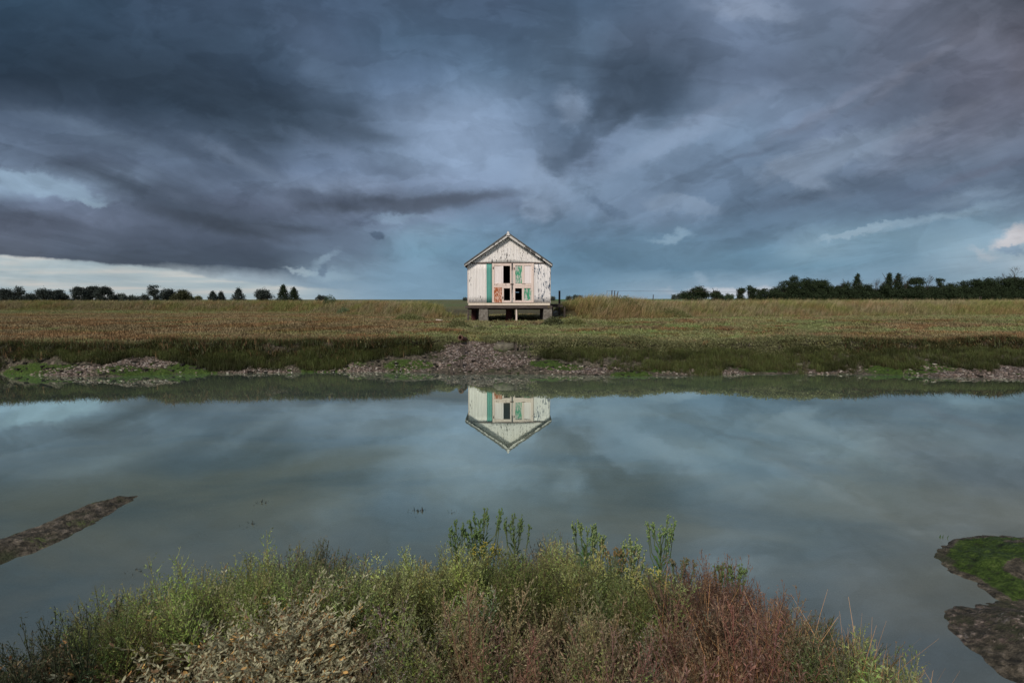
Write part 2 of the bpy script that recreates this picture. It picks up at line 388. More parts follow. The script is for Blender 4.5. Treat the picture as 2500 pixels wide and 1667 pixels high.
@material('ground')
def _(g):
    o = g.obj(); k = g.attr('tint')                      # r gravel, g algae, b turf
    gr, al, tu = [x for x in g.xyz(k)]
    n1 = g.noise(o, 3.0, 6, .65); n2 = g.noise(o, 14, 6, .7); n3 = g.noise(o, 55, 4, .7)
    mud = g.ramp(n2, [(.3, (.016, .015, .012, 1)), (.45, (.05, .043, .031, 1)), (.56, (.11, .092, .068, 1)), (.7, (.22, .185, .15, 1))])
    mud = g.mix(g.sm(n1, .5, .68), mud, (.045, .05, .026, 1))
    vc = g.voro(o, 22, out=1); vr, _, _ = g.xyz(vc)
    peb = g.ramp(vr, [(.0, (.055, .038, .034, 1)), (.3, (.15, .11, .09, 1)), (.6, (.25, .19, .155, 1)), (.85, (.34, .27, .23, 1)), (1, (.45, .40, .38, 1))])
    vd = g.voro(o, 22)
    peb = g.mix(g.sm(vd, .25, .55, 0, .75), peb, (.03, .025, .02, 1))
    alg = g.ramp(g.add(g.mul(n2, .6), g.mul(n3, .4)), [(.36, (.014, .024, .006, 1)), (.48, (.032, .056, .010, 1)), (.58, (.062, .098, .018, 1)), (.7, (.12, .14, .05, 1))])
    turf = g.ramp(n2, [(.3, (.04, .034, .014, 1)), (.55, (.085, .07, .03, 1)), (.75, (.13, .105, .05, 1))])
    yy = g.xyz(o)[1]; fn = g.noise(g.scale(o, .02, .05, 1), 1.5, 4, .6)
    turf = g.mix(g.sm(yy, 50, 70), turf, g.ramp(fn, [(.35, (.10, .085, .035, 1)), (.5, (.12, .115, .045, 1)), (.62, (.075, .12, .035, 1))]))
    turf = g.mix(g.m('MULTIPLY', g.sm(yy, 55, 75), g.sm(g.xyz(o)[0], 20, 45)), turf, (.07, .125, .035, 1))
    soft = g.sub(n3, .5)
    c = g.mix(g.sm(g.add(gr, g.add(g.mul(soft, .7), g.mul(g.sub(n2, .5), .9))), .42, .58), mud, peb)
    c = g.mix(g.sm(g.add(al, g.add(g.mul(soft, .5), g.mul(g.sub(n2, .5), .8))), .42, .6), c, alg)
    c = g.mix(g.sm(g.add(tu, g.mul(soft, .5)), .4, .6), c, turf)
    wet = g.sm(n1, .35, .65, .5, .85)
    h = g.add(g.mul(n2, .6), g.add(g.mul(n3, .5), g.mul(g.sub(1.0, vd), .4)))
    g.out(g.bsdf(c, wet, g.bump(h, .9, .05), spec=.15))

@material('water')
def _(g):
    o = g.obj(); x, y, z = g.xyz(o)
    n = g.noise(g.scale(o, .35, .6, 1), .9, 4, .55, .6)
    near = g.sm(y, 7.0, 2.4)
    silt = g.mix(near, (.285, .345, .27, 1), (.20, .195, .155, 1))
    silt = g.mix(1.0, silt, g.mix(g.sm(n, .3, .7), (.62, .72, .86, 1), (1.25, 1.18, 1.10, 1)), 'MULTIPLY')
    df = g.n.new('ShaderNodeBsdfDiffuse'); g.put(df.inputs[0], silt)
    tr = g.n.new('ShaderNodeBsdfTransparent'); g.put(tr.inputs[0], (.62, .70, .62, 1))
    body = g.mixs(.44, df.outputs[0], tr.outputs[0])
    nn = g.noise(g.scale(o, .5, 1.2, 1), 2.0, 3, .5)
    bp = g.bump(nn, .02, .02)
    fr = g.n.new('ShaderNodeFresnel'); fr.inputs[0].default_value = 1.36; g.put(fr.inputs[1], bp)
    f = g.m('MULTIPLY', g.m('POWER', fr.outputs[0], .50), 1.30, clamp=True)
    gl = g.n.new('ShaderNodeBsdfGlossy'); g.put(gl.inputs['Color'], (.88, 1.0, .90, 1)); g.put(gl.inputs['Roughness'], .012); g.put(gl.inputs['Normal'], bp)
    g.out(g.mixs(f, body, gl.outputs[0]))

def paint(name, base, under, thr, streak=9.0, dens=1.0, rust=0.0, off=(0, 0, 0), rough=.55):
    """weathered paint: base colour flaking in upright slivers to the colour below"""
    @material(name)
    def _(g):
        o = g.scale(g.obj(), 1, 1, 1, *off)
        big = g.noise(g.scale(o, 1.2, 1.2, .7), 1.3, 3, .5)
        n = g.noise(g.scale(o, streak*2.3, 4, streak*.55), 1.0, 5, .62, .3)
        v = g.add(n, g.mul(g.sub(big, .5), .55*dens))
        fl = g.sm(v, thr, thr+.025)
        dirt = g.noise(g.scale(o, 14, 4, 1.1), 1.0, 4, .6)
        b = g.mix(g.sm(dirt, .42, .75, 0, .35), base, (base[0]*.62, base[1]*.58, base[2]*.52, 1))
        ru = g.noise(g.scale(o, 6, 3, 3), 1.0, 5, .7)
        b = g.mix(g.sm(g.add(ru, rust-.5), .55, .75, 0, .9), b, (.42, .115, .03, 1))
        u = g.mix(g.noise(o, 17, 3, .6), under, (under[0]*.45, under[1]*.45, under[2]*.45, 1))
        c = g.mix(fl, b, u)
        g.out(g.bsdf(c, rough, g.bump(g.sub(1.0, fl), .4, .004), spec=.3))
WHITE = (.80, .76, .73, 1)
paint('white_iron', WHITE, (.10, .095, .09, 1), .65, 9, 1.0)
paint('gable_iron', (.79, .75, .72, 1), (.10, .09, .085, 1), .60, 9, .55, off=(3, 0, 1))
paint('blue_flaked_iron', (.78, .75, .74, 1), (.10, .14, .20, 1), .575, 10, .8, off=(7, 0, 2))
paint('green_iron', (.115, .36, .31, 1), (.05, .12, .11, 1), .80, 9, .5, off=(2, 0, 5))
paint('cream_wood', (.74, .60, .53, 1), (.10, .075, .06, 1), .66, 7, .8, rust=.06, off=(5, 0, 1))
paint('pink_board', (.80, .72, .70, 1), (.16, .12, .11, 1), .74, 7, .5, off=(1, 0, 4))
paint('green_flaked', (.055, .30, .17, 1), (.75, .70, .66, 1), .50, 8, .25, off=(4, 0, 9))
paint('rusty_sheet', (.72, .50, .40, 1), (.48, .13, .04, 1), .46, 12, .3, rust=.1, off=(8, 0, 3))
paint('sill_paint', (.74, .64, .52, 1), (.18, .13, .09, 1), .70, 5, .5, off=(6, 0, 6))
paint('grey_barge', (.40, .385, .365, 1), (.12, .115, .11, 1), .52, 3, .8, off=(3, 0, 7))

paint('pale_barge', (.58, .55, .52, 1), (.14, .13, .12, 1), .55, 2.5, .7, off=(3, 0, 7))

@material('weathered_wood')
def _(g):
    o = g.obj(); n = g.noise(g.scale(o, 2, 14, 26), 1.4, 5, .65); b = g.noise(o, 3, 3)
    c = g.ramp(n, [(.3, (.028, .022, .019, 1)), (.55, (.09, .07, .062, 1)), (.75, (.19, .155, .14, 1))])
    c = g.mix(g.sm(b, .55, .72, 0, .6), c, (.16, .12, .03, 1))
    g.out(g.bsdf(c, .8, g.bump(n, .6, .01)))
@material('post_wood')
def _(g):
    o = g.obj(); n = g.noise(g.scale(o, 20, 20, 2.5), 1.4, 5, .65)
    c = g.ramp(n, [(.3, (.02, .016, .013, 1)), (.55, (.055, .042, .035, 1)), (.75, (.12, .1, .085, 1))])
    g.out(g.bsdf(c, .8, g.bump(n, .6, .01)))
@material('concrete')
def _(g):
    o = g.obj(); n = g.noise(o, 9, 6, .7); m = g.noise(o, 40, 4, .7)
    c = g.ramp(g.add(g.mul(n, .6), g.mul(m, .4)), [(.35, (.06, .052, .042, 1)), (.5, (.17, .15, .125, 1)), (.66, (.32, .295, .26, 1))])
    z = g.xyz(o)[2]
    c = g.mix(g.sm(g.add(n, g.mul(g.sub(z, 1.35), -.5)), .55, .8, 0, .6), c, (.09, .10, .04, 1))
    g.out(g.bsdf(c, .9, g.bump(m, .7, .015)))
@material('red_oxide')
def _(g):
    n = g.noise(g.obj(), 8, 5, .7)
    g.out(g.bsdf(g.ramp(n, [(.3, (.025, .010, .010, 1)), (.7, (.10, .028, .026, 1))]), .85))
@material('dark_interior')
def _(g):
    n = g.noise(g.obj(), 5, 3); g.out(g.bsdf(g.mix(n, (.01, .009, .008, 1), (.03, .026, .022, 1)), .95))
@material('roof_sheet')
def _(g):
    n = g.noise(g.obj(), 7, 5, .7)
    g.out(g.bsdf(g.ramp(n, [(.3, (.05, .05, .05, 1)), (.6, (.12, .118, .112, 1)), (.75, (.2, .19, .17, 1))]), .8))
@material('rusty_iron')
def _(g):
    n = g.noise(g.obj(), 18, 5, .7)
    g.out(g.bsdf(g.ramp(n, [(.3, (.05, .025, .02, 1)), (.7, (.16, .085, .06, 1))]), .8))
@material('stone')
def _(g):
    o = g.obj(); n = g.noise(o, 7, 6, .7); z = g.xyz(o)[2]
    c = g.ramp(n, [(.3, (.05, .045, .032, 1)), (.55, (.13, .115, .085, 1)), (.75, (.22, .2, .16, 1))])
    c = g.mix(g.sm(g.add(n, g.mul(z, -1.6)), .45, .7, 0, .8), c, (.05, .085, .015, 1))
    g.out(g.bsdf(c, .85, g.bump(n, .8, .04)))
@material('bark')
def _(g):
    n = g.noise(g.scale(g.obj(), 6, 6, 1.5), 2, 4, .6)
    g.out(g.bsdf(g.ramp(n, [(.3, (.03, .025, .02, 1)), (.7, (.09, .075, .06, 1))]), .9))
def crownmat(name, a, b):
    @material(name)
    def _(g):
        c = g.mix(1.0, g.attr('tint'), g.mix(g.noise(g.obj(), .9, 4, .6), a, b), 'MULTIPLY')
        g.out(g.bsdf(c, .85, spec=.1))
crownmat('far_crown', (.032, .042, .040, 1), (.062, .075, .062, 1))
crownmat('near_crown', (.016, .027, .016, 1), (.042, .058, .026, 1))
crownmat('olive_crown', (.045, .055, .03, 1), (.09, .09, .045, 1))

# ------------------------------------------------------------ terrain
def interp(x, pts): return np.interp(x, [p[0] for p in pts], [p[1] for p in pts])
def world_line(pts, z):
    w = [at_z(px, py, z) for px, py in pts]; return [(p[0], p[1]) for p in w]
SHORE = world_line([(-900, 930), (0, 912), (150, 918), (260, 920), (420, 914), (600, 911), (830, 908), (1000, 909), (1100, 915), (1250, 914), (1450, 916), (1560, 920),
                    (1750, 915), (1950, 913), (2150, 915), (2270, 920), (2400, 925), (2500, 926), (3400, 945)], 0.0)
EDGE = world_line([(-900, 846), (0, 842), (300, 840), (600, 838), (900, 837), (1010, 834), (1070, 829), (1130, 828), (1200, 830), (1300, 834), (1700, 834), (2100, 835), (2500, 832), (3400, 838)], 0.86)
BASE = world_line([(-1500, 762), (0, 761), (400, 762), (700, 765), (850, 770), (1000, 779), (1100, 784), (1180, 771), (1300, 771), (1345, 783), (1450, 784), (1650, 780), (2000, 776), (2500, 773), (3800, 765)], 1.13)
# outline of the near bank (where plant tops end), turned into a ground line
NEARP = [(-900, 1640), (-300, 1600), (0, 1560), (150, 1500), (300, 1448), (500, 1395), (700, 1365), (850, 1385), (1000, 1372), (1150, 1350), (1400, 1352), (1600, 1385), (1700, 1430),
         (1800, 1462), (1950, 1512), (2080, 1562), (2190, 1615), (2280, 1700), (2330, 1800), (2400, 1900)]
NEAR = [(p[0], p[1]) for p in (at_z(px, py, .62) for px, py in NEARP)]
def blob(x, y, cx, cy, rx, ry, a=0.0):
    c, s = math.cos(a), math.sin(a); u = ((x-cx)*c+(y-cy)*s)/rx; v = (-(x-cx)*s+(y-cy)*c)/ry
    return np.clip(1-(u*u+v*v), 0, 1)
def near_height(x, y):
    d = interp(x, NEAR) - y + .10*(fbm(x*2.2, y*2.2, 31, 3)-.5)
    return -.35 + .50*sstep(d, -.55, .05) + .32*sstep(d, .0, .7) + .10*(fbm(x*3, y*3, 5, 3)-.5)*sstep(d, -.1, .3)
def ridge_height(x, y):        # grassy sea wall
    b = interp(x, BASE); t = y - b + .5*(fbm(x*.35, y*.0, 12, 3)-.5)
    hgt = np.interp(x, [-40, -12, -6, -4.3, -3.2, 1.8, 3.2, 5.5, 9, 40], [.60, .60, .55, .34, .0, .0, .62, .72, .58, .62])
    return hgt*sstep(t, -.3, 3.0)*(1-sstep(t, 4.5, 9.0))
def far_height(x, y):
    sh = interp(x, SHORE); ed = interp(x, EDGE); w = np.maximum(ed-sh, .3)
    wob = .42*(fbm(x*1.1, y*.0+3, 8, 5)-.5)*2
    t = (y-sh)/w
    gully = np.exp(-((x+1.35)/.75)**2)
    prof = np.interp(t, [-3, -.4, 0, .25, .6, .8], [-.6, -.14, 0, .14, .36, .50])
    g2 = np.exp(-((x+.95)/1.7)**4)
    prof = prof*(1-g2) + g2*np.interp(t, [-3, -.4, 0, .25, .6, 1.0, 1.2], [-.6, -.14, 0, .17, .44, .76, .80])
    cl = sstep(y-ed-wob*.8, -.12, .06)
    h = prof*(1-cl) + cl*(.86 - .04*gully + .05*np.clip(y-ed, 0, 6)/6*1.0)
    tex = (fbm(x*1.6, y*2.2, 3, 5)-.5)*.26 + (fbm(x*9, y*11, 4, 3)-.5)*.055
    h = h + tex*sstep(t, -.1, .15)*(1-cl*.7)
    h = h + cl*.27*sstep(y, 20.5, 27) + cl*.30*(fbm(x*.55+9, y*.0+1, 15, 4)-.5)*(1-sstep(y-ed, .3, 2.5))
    return h
def hills(x, y):
    return 0.9*sstep(y, 60, 140)*np.clip((x-25)/100.0, 0, 1.6) * 1.25 + .0
def H(x, y):
    x = np.asarray(x, float); y = np.asarray(y, float)
    near = near_height(x, y)
    far = far_height(x, y)
    f = sstep(y, 6, 9)
    h = np.where(y < 5.5, near, np.where(y > 14.0, far, -.6))
    h = np.where((y >= 5.5) & (y <= 14.0), -.6*sstep(y, 5.0, 7.0) + -.35*(1-sstep(y, 5.0, 7.0)), h)
    h = h + np.where(y > 24, ridge_height(x, y), 0) + hills(x, y)
    return h

def hit(px, py, y0=14.5, y1=24.0):
    d = ray(px, py); ys = np.linspace(y0, y1, 900); xs = d[0]/d[1]*ys; z = CH + d[2]/d[1]*ys
    k = int(np.argmax(z < np.maximum(H(xs, ys), 0.0))); return np.array([xs[k], ys[k], z[k]])
# mud and gravel patches of the far bank, (px, py, rx m, ry m, kind)
PATCH = [(300, 890, 2.2, .35, 'r', .35), (150, 905, .9, .2, 'r', 0), (620, 905, 1.2, .18, 'r', 0), (880, 903, 1.3, .18, 'r', 0), (1150, 868, .95, 1.5, 'r', 0), (1120, 845, 1.0, .9, 'r', 0), (1200, 845, 1.0, .8, 'r', 0), (1040, 895, .9, .3, 'r', 0),
         (1440, 905, 1.5, .28, 'r', 0), (1690, 908, 1.8, .26, 'r', 0), (2030, 905, 1.1, .22, 'r', 0), (2420, 905, 2.3, .75, 'r', 0), (1240, 880, .8, .5, 'r', 0),
         (330, 908, 1.3, .30, 'g', .1), (60, 908, 1.2, .3, 'g', 0), (470, 900, .9, .25, 'g', 0), (820, 890, 1.0, .3, 'g', 0), (1000, 893, .9, .35, 'g', 0), (780, 905, .7, .2, 'g', 0), (1370, 895, .8, .25, 'g', 0),
         (1330, 885, .5, .3, 'g', 0), (1540, 912, .7, .2, 'g', 0), (1860, 903, 1.0, .25, 'g', 0), (2230, 900, 1.7, .45, 'g', 0), (140, 900, .7, .25, 'g', 0), (1620, 905, .5, .2, 'g', 0)]
def build_ground():
    xs = np.concatenate([-np.geomspace(3500, 20.5, 34), np.arange(-20, -6, .07), np.arange(-6, 6, .035), np.arange(6, 20, .07), np.geomspace(20.5, 3500, 34)])
    ys = np.concatenate([np.arange(-4, 1.0, .25), np.arange(1.0, 5.2, .035), np.arange(5.2, 14.2, .35), np.arange(14.2, 19.6, .032), np.arange(19.6, 50, .25), np.geomspace(50.5, 6000, 42)])
    X, Y = np.meshgrid(xs, ys); Z = H(X, Y)
    K = np.zeros(X.shape + (3,))
    for px, py, rx, ry, kind, a in PATCH:
        p = hit(px, py)
        b = blob(X, Y, p[0], p[1], rx, ry, a)
        K[..., {'r': 0, 'g': 1}[kind]] = np.maximum(K[..., {'r': 0, 'g': 1}[kind]], .40+b*.5*(b > 0) - .40*(b <= 0))
    K[..., 1] = np.where(K[..., 1] > K[..., 0]*.5, K[..., 1], 0) * (Y > 10)
    K[..., 2] = np.where(Y > 10, sstep(Y - interp(X, EDGE), -.05, .25), sstep(Z, .05, .2))
    path = np.exp(-((Y-24.6-.3*np.sin(X*.3))/.28)**2)*(np.abs(X+.6) < 3.2)
    K[..., 0] = np.where(Y > 19, path*.8, K[..., 0]); K[..., 2] = np.where(Y > 19, 1-path*.8, K[..., 2])
    ny, nx = X.shape
    V = np.stack([X, Y, Z], 2).reshape(-1, 3)
    i = np.arange(ny*nx).reshape(ny, nx)
    Q = np.stack([i[:-1, :-1], i[:-1, 1:], i[1:, 1:], i[1:, :-1]], 2).reshape(-1, 4)
    o = link('ground', quad_mesh('ground', V, Q, K.reshape(-1, 3), True), 'ground')
    tag(o, kind='structure')
build_ground()
wm = poly_mesh('water', [(-600, -3.9, 0), (600, -3.9, 0), (600, 18.2, 0), (-600, 18.2, 0)], [(0, 1, 2, 3)])
tag(link('water', wm, 'water'), kind='structure')

def lump_patch(name, outline, hfun, step=.03, tintf=None):
    """a mud bank: closed lump whose plan is the polygon outline [(x,y)], height from hfun(inside distance)"""
    P = np.array(outline); x0, y0 = P.min(0)-.5; x1, y1 = P.max(0)+.5
    xs = np.arange(x0, x1, step); ys = np.arange(y0, y1, step); X, Y = np.meshgrid(xs, ys)
    ins = np.zeros(X.shape, bool); dist = np.full(X.shape, 9.0)
    for (ax, ay), (bx, by) in zip(P, np.roll(P, -1, 0)):
        ins ^= ((ay > Y) != (by > Y)) & (X < (bx-ax)*(Y-ay)/(by-ay+1e-12)+ax)
        t = np.clip(((X-ax)*(bx-ax)+(Y-ay)*(by-ay))/((bx-ax)**2+(by-ay)**2), 0, 1)
        dist = np.minimum(dist, np.hypot(X-ax-t*(bx-ax), Y-ay-t*(by-ay)))
    d = np.where(ins, dist, -dist) + .10*(fbm(X*3.5, Y*3.5, 55, 5)-.5)
    Z, K = hfun(X, Y, d)
    ny, nx = X.shape; i = np.arange(ny*nx).reshape(ny, nx)
    V = np.stack([X, Y, Z], 2).reshape(-1, 3); Q = np.stack([i[:-1, :-1], i[:-1, 1:], i[1:, 1:], i[1:, :-1]], 2).reshape(-1, 4)
    keep = (d.reshape(-1)[Q] > -.40).any(1); Q = Q[keep]
    u, inv = np.unique(Q, return_inverse=True)
    o = link(name, quad_mesh(name, V[u], inv.reshape(-1, 4), K.reshape(-1, 3)[u], True), 'ground')
    return tag(o, kind='structure')
def hf(hmax, rise, kind, seed, base=-.12):
    def f(X, Y, d):
        n = fbm(X*4, Y*4, seed, 5)-.5; n2 = fbm(X*16, Y*16, seed+3, 3)-.5
        Z = (.012 if hmax > 0 else 0)*sstep(d, -.03, .03) + hmax*sstep(d, -.01, rise)*(1+.9*n) - .28*sstep(-d, .0, .42) + (.045 if hmax > 0 else 0)*n2*sstep(d, -.25, .12) + (.012 if hmax > 0 else 0)*(fbm(X*34, Y*34, seed+5, 2)-.5)*sstep(d, -.02, .06)
        K = np.zeros(X.shape+(3,))
        K[..., 0] = .45*(kind == 'mud')*(fbm(X*2, Y*2, seed+9, 3) > .45) + .6*(kind == 'shoal')
        K[..., 2] = .42*(kind == 'weed')*sstep(fbm(X*7, Y*7, seed+2, 3), .35, .6); K[..., 1] = .66*(kind == 'algae')*sstep(fbm(X*2.4, Y*2.4, seed+7, 4), .33, .50)*sstep(d, -.02, .1)
        K[..., 1] += .34*(kind == 'weed')*sstep(fbm(X*5, Y*5, seed+7, 3), .48, .62)+.12*(kind == 'weed')
        return Z, K
    return f
def outl(pts): return [tuple(at_z(px, py, 0)[:2]) for px, py in pts]
lump_patch('algae_bank', outl([(2288, 1355), (2330, 1318), (2400, 1306), (2480, 1312), (2600, 1318), (2800, 1330), (2800, 1480), (2600, 1480), (2480, 1478), (2440, 1462), (2380, 1420), (2310, 1392)]), hf(.15, .6, 'algae', 21), .022)
lump_patch('mud_bank', outl([(2312, 1500), (2350, 1482), (2480, 1472), (2600, 1455), (2900, 1480), (3000, 1800), (2600, 1800), (2560, 1700), (2450, 1650), (2380, 1590), (2330, 1540)]), hf(.17, .5, 'mud', 23), .022)
lump_patch('mud_ridge', outl([(330, 1212), (300, 1236), (200, 1292), (100, 1340), (0, 1376), (-300, 1480), (-400, 1420), (-200, 1340), (0, 1318), (120, 1276), (230, 1228), (290, 1212)]), hf(.05, .22, 'weed', 25), .022)
lump_patch('shoal', outl([(300, 1215), (430, 1190), (410, 1175), (330, 1190)]), hf(-.05, .25, 'shoal', 26, -.2), .03)
lump_patch('submerged_mound', outl([(690, 1335), (740, 1280), (830, 1268), (860, 1285), (800, 1320), (750, 1345)]), hf(-.05, .3, 'shoal', 27, -.2), .03)

# ------------------------------------------------------------ the hut
HY = 27.6                                             # front face
def zx(a): return at_y(1080+a/5.6, 700, HY)[0]
def zz(b): return at_y(1250, 540+b/5.6, HY)[2]
def corrugated(name, x0, x1, z0, ztop, mat, parent, y=HY, axis='x', amp=.011, pitch=.0762, zbot=None):
    n = max(8, int((x1-x0)/pitch*8)); us = np.linspace(x0, x1, n+1)
    zt = np.array([ztop(u) if callable(ztop) else ztop for u in us]); zb = np.full(n+1, z0)
    off = amp*np.sin(us*2*math.pi/pitch)
    m = 7; V = []
    for k in range(m):
        f = k/(m-1); z = zb+(zt-zb)*f; wob = .006*(fbm(us*3, z*2+k*.0, 44, 2)-.5)
        V.append(np.stack([us, y+off+wob, z], 1) if axis == 'x' else np.stack([y+off+wob, us, z], 1))
    V = np.concatenate(V); i = np.arange(m*(n+1)).reshape(m, n+1)
    Q = np.stack([i[:-1, :-1], i[:-1, 1:], i[1:, 1:], i[1:, :-1]], 2).reshape(-1, 4)
    o = link(name, quad_mesh(name, V, Q, None, True), mat, parent)
    s = o.modifiers.new('thickness', 'SOLIDIFY'); s.thickness = .004; s.offset = 1 if axis == 'x' else 0
    return o
def build_hut():
    hut = tag(empty('boat_hut', (0, 0, 0)), 'derelict white corrugated iron hut with peeling double doors, raised on concrete piers above the marsh', 'hut')
    XL, XR = zx(348), zx(1478); zF = zz(1150); zE = zz(572); DEP = 4.6; YB = HY+DEP
    AX, AZ = zx(900), zz(188)                          # roof apex (underside of the barge boards)
    slope = (AZ-zz(572))/(AX-zx(400)) * .985
    roofz = lambda x: AZ - abs(x-AX)*slope - .02
    corrugated('front_wall', XL, zx(604), zz(1116), zE, 'white_iron', hut)['label'] = 'white corrugated wall section left of the doors with few paint chips'
    corrugated('wall_strip', zx(606), zx(674), zz(1114), zE+.004, 'green_iron', hut, HY-.006, amp=.017, pitch=.085)['label'] = 'turquoise green corrugated strip beside the doors'
    corrugated('front_wall', zx(1254), XR, zz(1116), zE, 'blue_flaked_iron', hut)['label'] = 'white corrugated wall section right of the doors with grey blue flaking'
    corrugated('gable', zx(402), zx(1416), zz(570), roofz, 'gable_iron', hut, HY-.035)
    corrugated('side_wall', HY, YB, zF, zE-.02, 'white_iron', hut, XL+.01, 'y')
    corrugated('side_wall', HY, YB, zF, zE-.02, 'blue_flaked_iron', hut, XR-.01, 'y')
    b = MB(); zs = 2.70
    b.box(XL+.03, XR-.03, YB-.05, YB, zF, zs-.005); b.box(XL+.03, XR-.03, YB-.05, YB, zs+.03, zE)
    b.box(XL+.03, .06, YB-.05, YB, zs-.005, zs+.03); b.box(.42, XR-.03, YB-.05, YB, zs-.005, zs+.03)
    b.prism([(XL+.03, zE), (XR-.03, zE), (AX, AZ-.1)], YB-.05, YB)
    b.build('back_wall', 'dark_interior', hut)
    MB().box(XL+.02, XR-.02, HY+.06, YB-.06, zF-.03, zF+.02).build('floor', 'dark_interior', hut)
    b = MB(); b.box(XL+.02, XL+.05, HY+.07, YB-.06, zF+.03, zE-.03); b.box(XR-.05, XR-.02, HY+.07, YB-.06, zF+.03, zE-.03)
    b.box(XL+.06, XR-.06, HY+.07, YB-.06, zE-.02, zE)
    b.build('lining', 'dark_interior', hut)
    # roof: two corrugated slopes with an overhang
    EXL, EXR = zx(306), zx(1500); EZ = zz(596)
    for sgn, ex in ((-1, EXL), (1, EXR)):
        n = 40; V = []; q = []
        ys = np.linspace(HY-.30, YB+.2, 240); off = .012*np.sin(ys*2*math.pi/.1)
        for k in range(3):
            f = k/2; x = AX + (ex-AX)*f; z = AZ+.075 + (EZ+.015-(AZ+.075))*f
            V.append(np.stack([np.full(240, x), ys, z+off], 1))
        V = np.concatenate(V); i = np.arange(720).reshape(3, 240)
        Q = np.stack([i[:-1, :-1], i[:-1, 1:], i[1:, 1:], i[1:, :-1]], 2).reshape(-1, 4)
        o = link('roof', quad_mesh('roof', V, Q, None, True), 'roof_sheet', hut)
        s = o.modifiers.new('thickness', 'SOLIDIFY'); s.thickness = .02; s.offset = 0
        # barge board: lower (wider) board and a capping strip
        for lo, hi, y0, y1, mt in ((-.165, -.02, HY-.275, HY-.25, 'pale_barge'), (-.025, .026, HY-.31, HY-.277, 'roof_sheet')):
            bb = MB(); bb.prism([(AX, AZ+.05+hi), (AX, AZ+.05+lo), (ex-sgn*.02*(lo < -.1), EZ-.02+lo*.45), (ex, EZ-.0+hi*.8)], y0, y1)
            bb.build('barge_board' if lo < -.1 else 'roof_trim', mt, hut)
        MB().box(min(ex, ex-sgn*.03), max(ex, ex-sgn*.03), HY-.24, YB+.1, EZ-.10, EZ-.02).build('eaves_board', 'grey_barge', hut)
        sf = MB(); w = XL if sgn < 0 else XR
        sf.prism([(ex-sgn*.035, EZ-.075), (ex-sgn*.035, EZ-.055), (w, zE+.045), (w, zE+.02)], HY-.24, YB)
        sf.build('soffit', 'roof_sheet', hut)
    rc = MB(); rc.tube([(AX, HY-.31, AZ+.10), (AX, YB+.2, AZ+.10)], .045, 10); rc.build('ridge_cap', 'grey_barge', hut, smooth=True)
    fin = MB(); fin.prism([(AX-.085, AZ-.06), (AX+.085, AZ-.06), (AX+.05, AZ+.07), (AX-.05, AZ+.07)], HY-.34, HY-.313); fin.tube([(AX, HY-.345, AZ+.075), (AX, HY-.30, AZ+.075)], .058, 14)
    fin.build('finial', 'gable_iron', hut)
    # gable foot flashing with rust
    MB().box(zx(402), zx(1470), HY-.055, HY+.05, zE-.02, zE+.004).build('flashing', 'rusty_iron', hut)
    for xx in (XL, XR):
        MB().box(xx-.012, xx+.022 if xx < 0 else xx+.012, HY-.02, HY-.004, zF+.12, zE-.03).build('corner_trim', 'cream_wood' if xx < 0 else 'grey_barge', hut)
    # doors
    def door(label, L, Rr, spec, panels):
        d = empty('door'); d.parent = hut; d['label'] = label
        for k, (a, b_, c, e, nm, mat, yo) in enumerate(spec):
            jx = rng.uniform(-.003, .003)
            MB().box(zx(a)+jx, zx(b_)+jx, HY-.045-yo, HY+.005, zz(e), zz(c)).build(nm, mat, d, bevel=.003)
        for a, b_, c, e, mat, lab in panels:
            o = MB().box(zx(a), zx(b_), HY-.018, HY-.004, zz(e), zz(c)).build('panel', mat, d, bevel=.002)
            if lab: o['label'] = lab
        return d
    dl = door('left door leaf with a tall gap, a white board and a rusty sheet', 680, 962,
      [(680, 711, 574, 1112, 'stile', 'cream_wood', .006), (926, 944, 576, 1112, 'stile', 'cream_wood', .006),
       (712, 925, 576, 611, 'rail', 'cream_wood', 0), (714, 925, 850, 878, 'rail', 'cream_wood', 0), (712, 925, 880, 917, 'rail', 'cream_wood', .012), (814, 925, 1084, 1112, 'rail', 'cream_wood', 0),
       (806, 834, 612, 849, 'muntin', 'pink_board', 0), (814, 840, 918, 1083, 'muntin', 'cream_wood', 0)],
      [(710, 804, 611, 850, 'pink_board', 'white board filling the upper left of the door')])
    MB().box(zx(705), zx(812), HY-.062, HY-.052, zz(1113), zz(903)).build('metal_sheet', 'rusty_sheet', dl)['label'] = 'orange rusted metal sheet nailed over the lower left corner'
    dr = door('right door leaf with flaking green panels and a square gap', 965, 1250,
      [(966, 994, 574, 1112, 'stile', 'cream_wood', .006), (1214, 1250, 574, 1112, 'stile', 'cream_wood', .006),
       (995, 1213, 575, 608, 'rail', 'cream_wood', 0), (995, 1213, 853, 884, 'rail', 'cream_wood', 0), (995, 1213, 886, 916, 'rail', 'cream_wood', .01), (995, 1213, 1084, 1112, 'rail', 'cream_wood', 0),
       (1087, 1120, 609, 852, 'muntin', 'cream_wood', 0), (1088, 1118, 917, 1083, 'muntin', 'cream_wood', 0)],
      [(994, 1088, 607, 850, 'green_flaked', 'upper panel of flaking bright green paint'), (1119, 1215, 607, 850, 'pink_board', 'plain white upper panel'),
       (1117, 1215, 916, 1085, 'green_flaked', 'lower panel of flaking bright green paint')])
    MB().box(zx(945), zx(965), HY-.03, HY+.01, zz(1112), zz(578)).build('meeting_post', 'grey_barge', hut)
    b = MB(); b.box(zx(930), zx(975), HY-.072, HY-.056, zz(868), zz(855)); b.tube([(zx(945), HY-.08, zz(862)), (zx(965), HY-.08, zz(862))], .012, 8)
    b.build('hasp', 'rusty_iron', dl)
    MB().box(zx(1085), zx(1138), HY-.054, HY-.048, zz(860), zz(855)).build('handle', 'rusty_iron', dr)
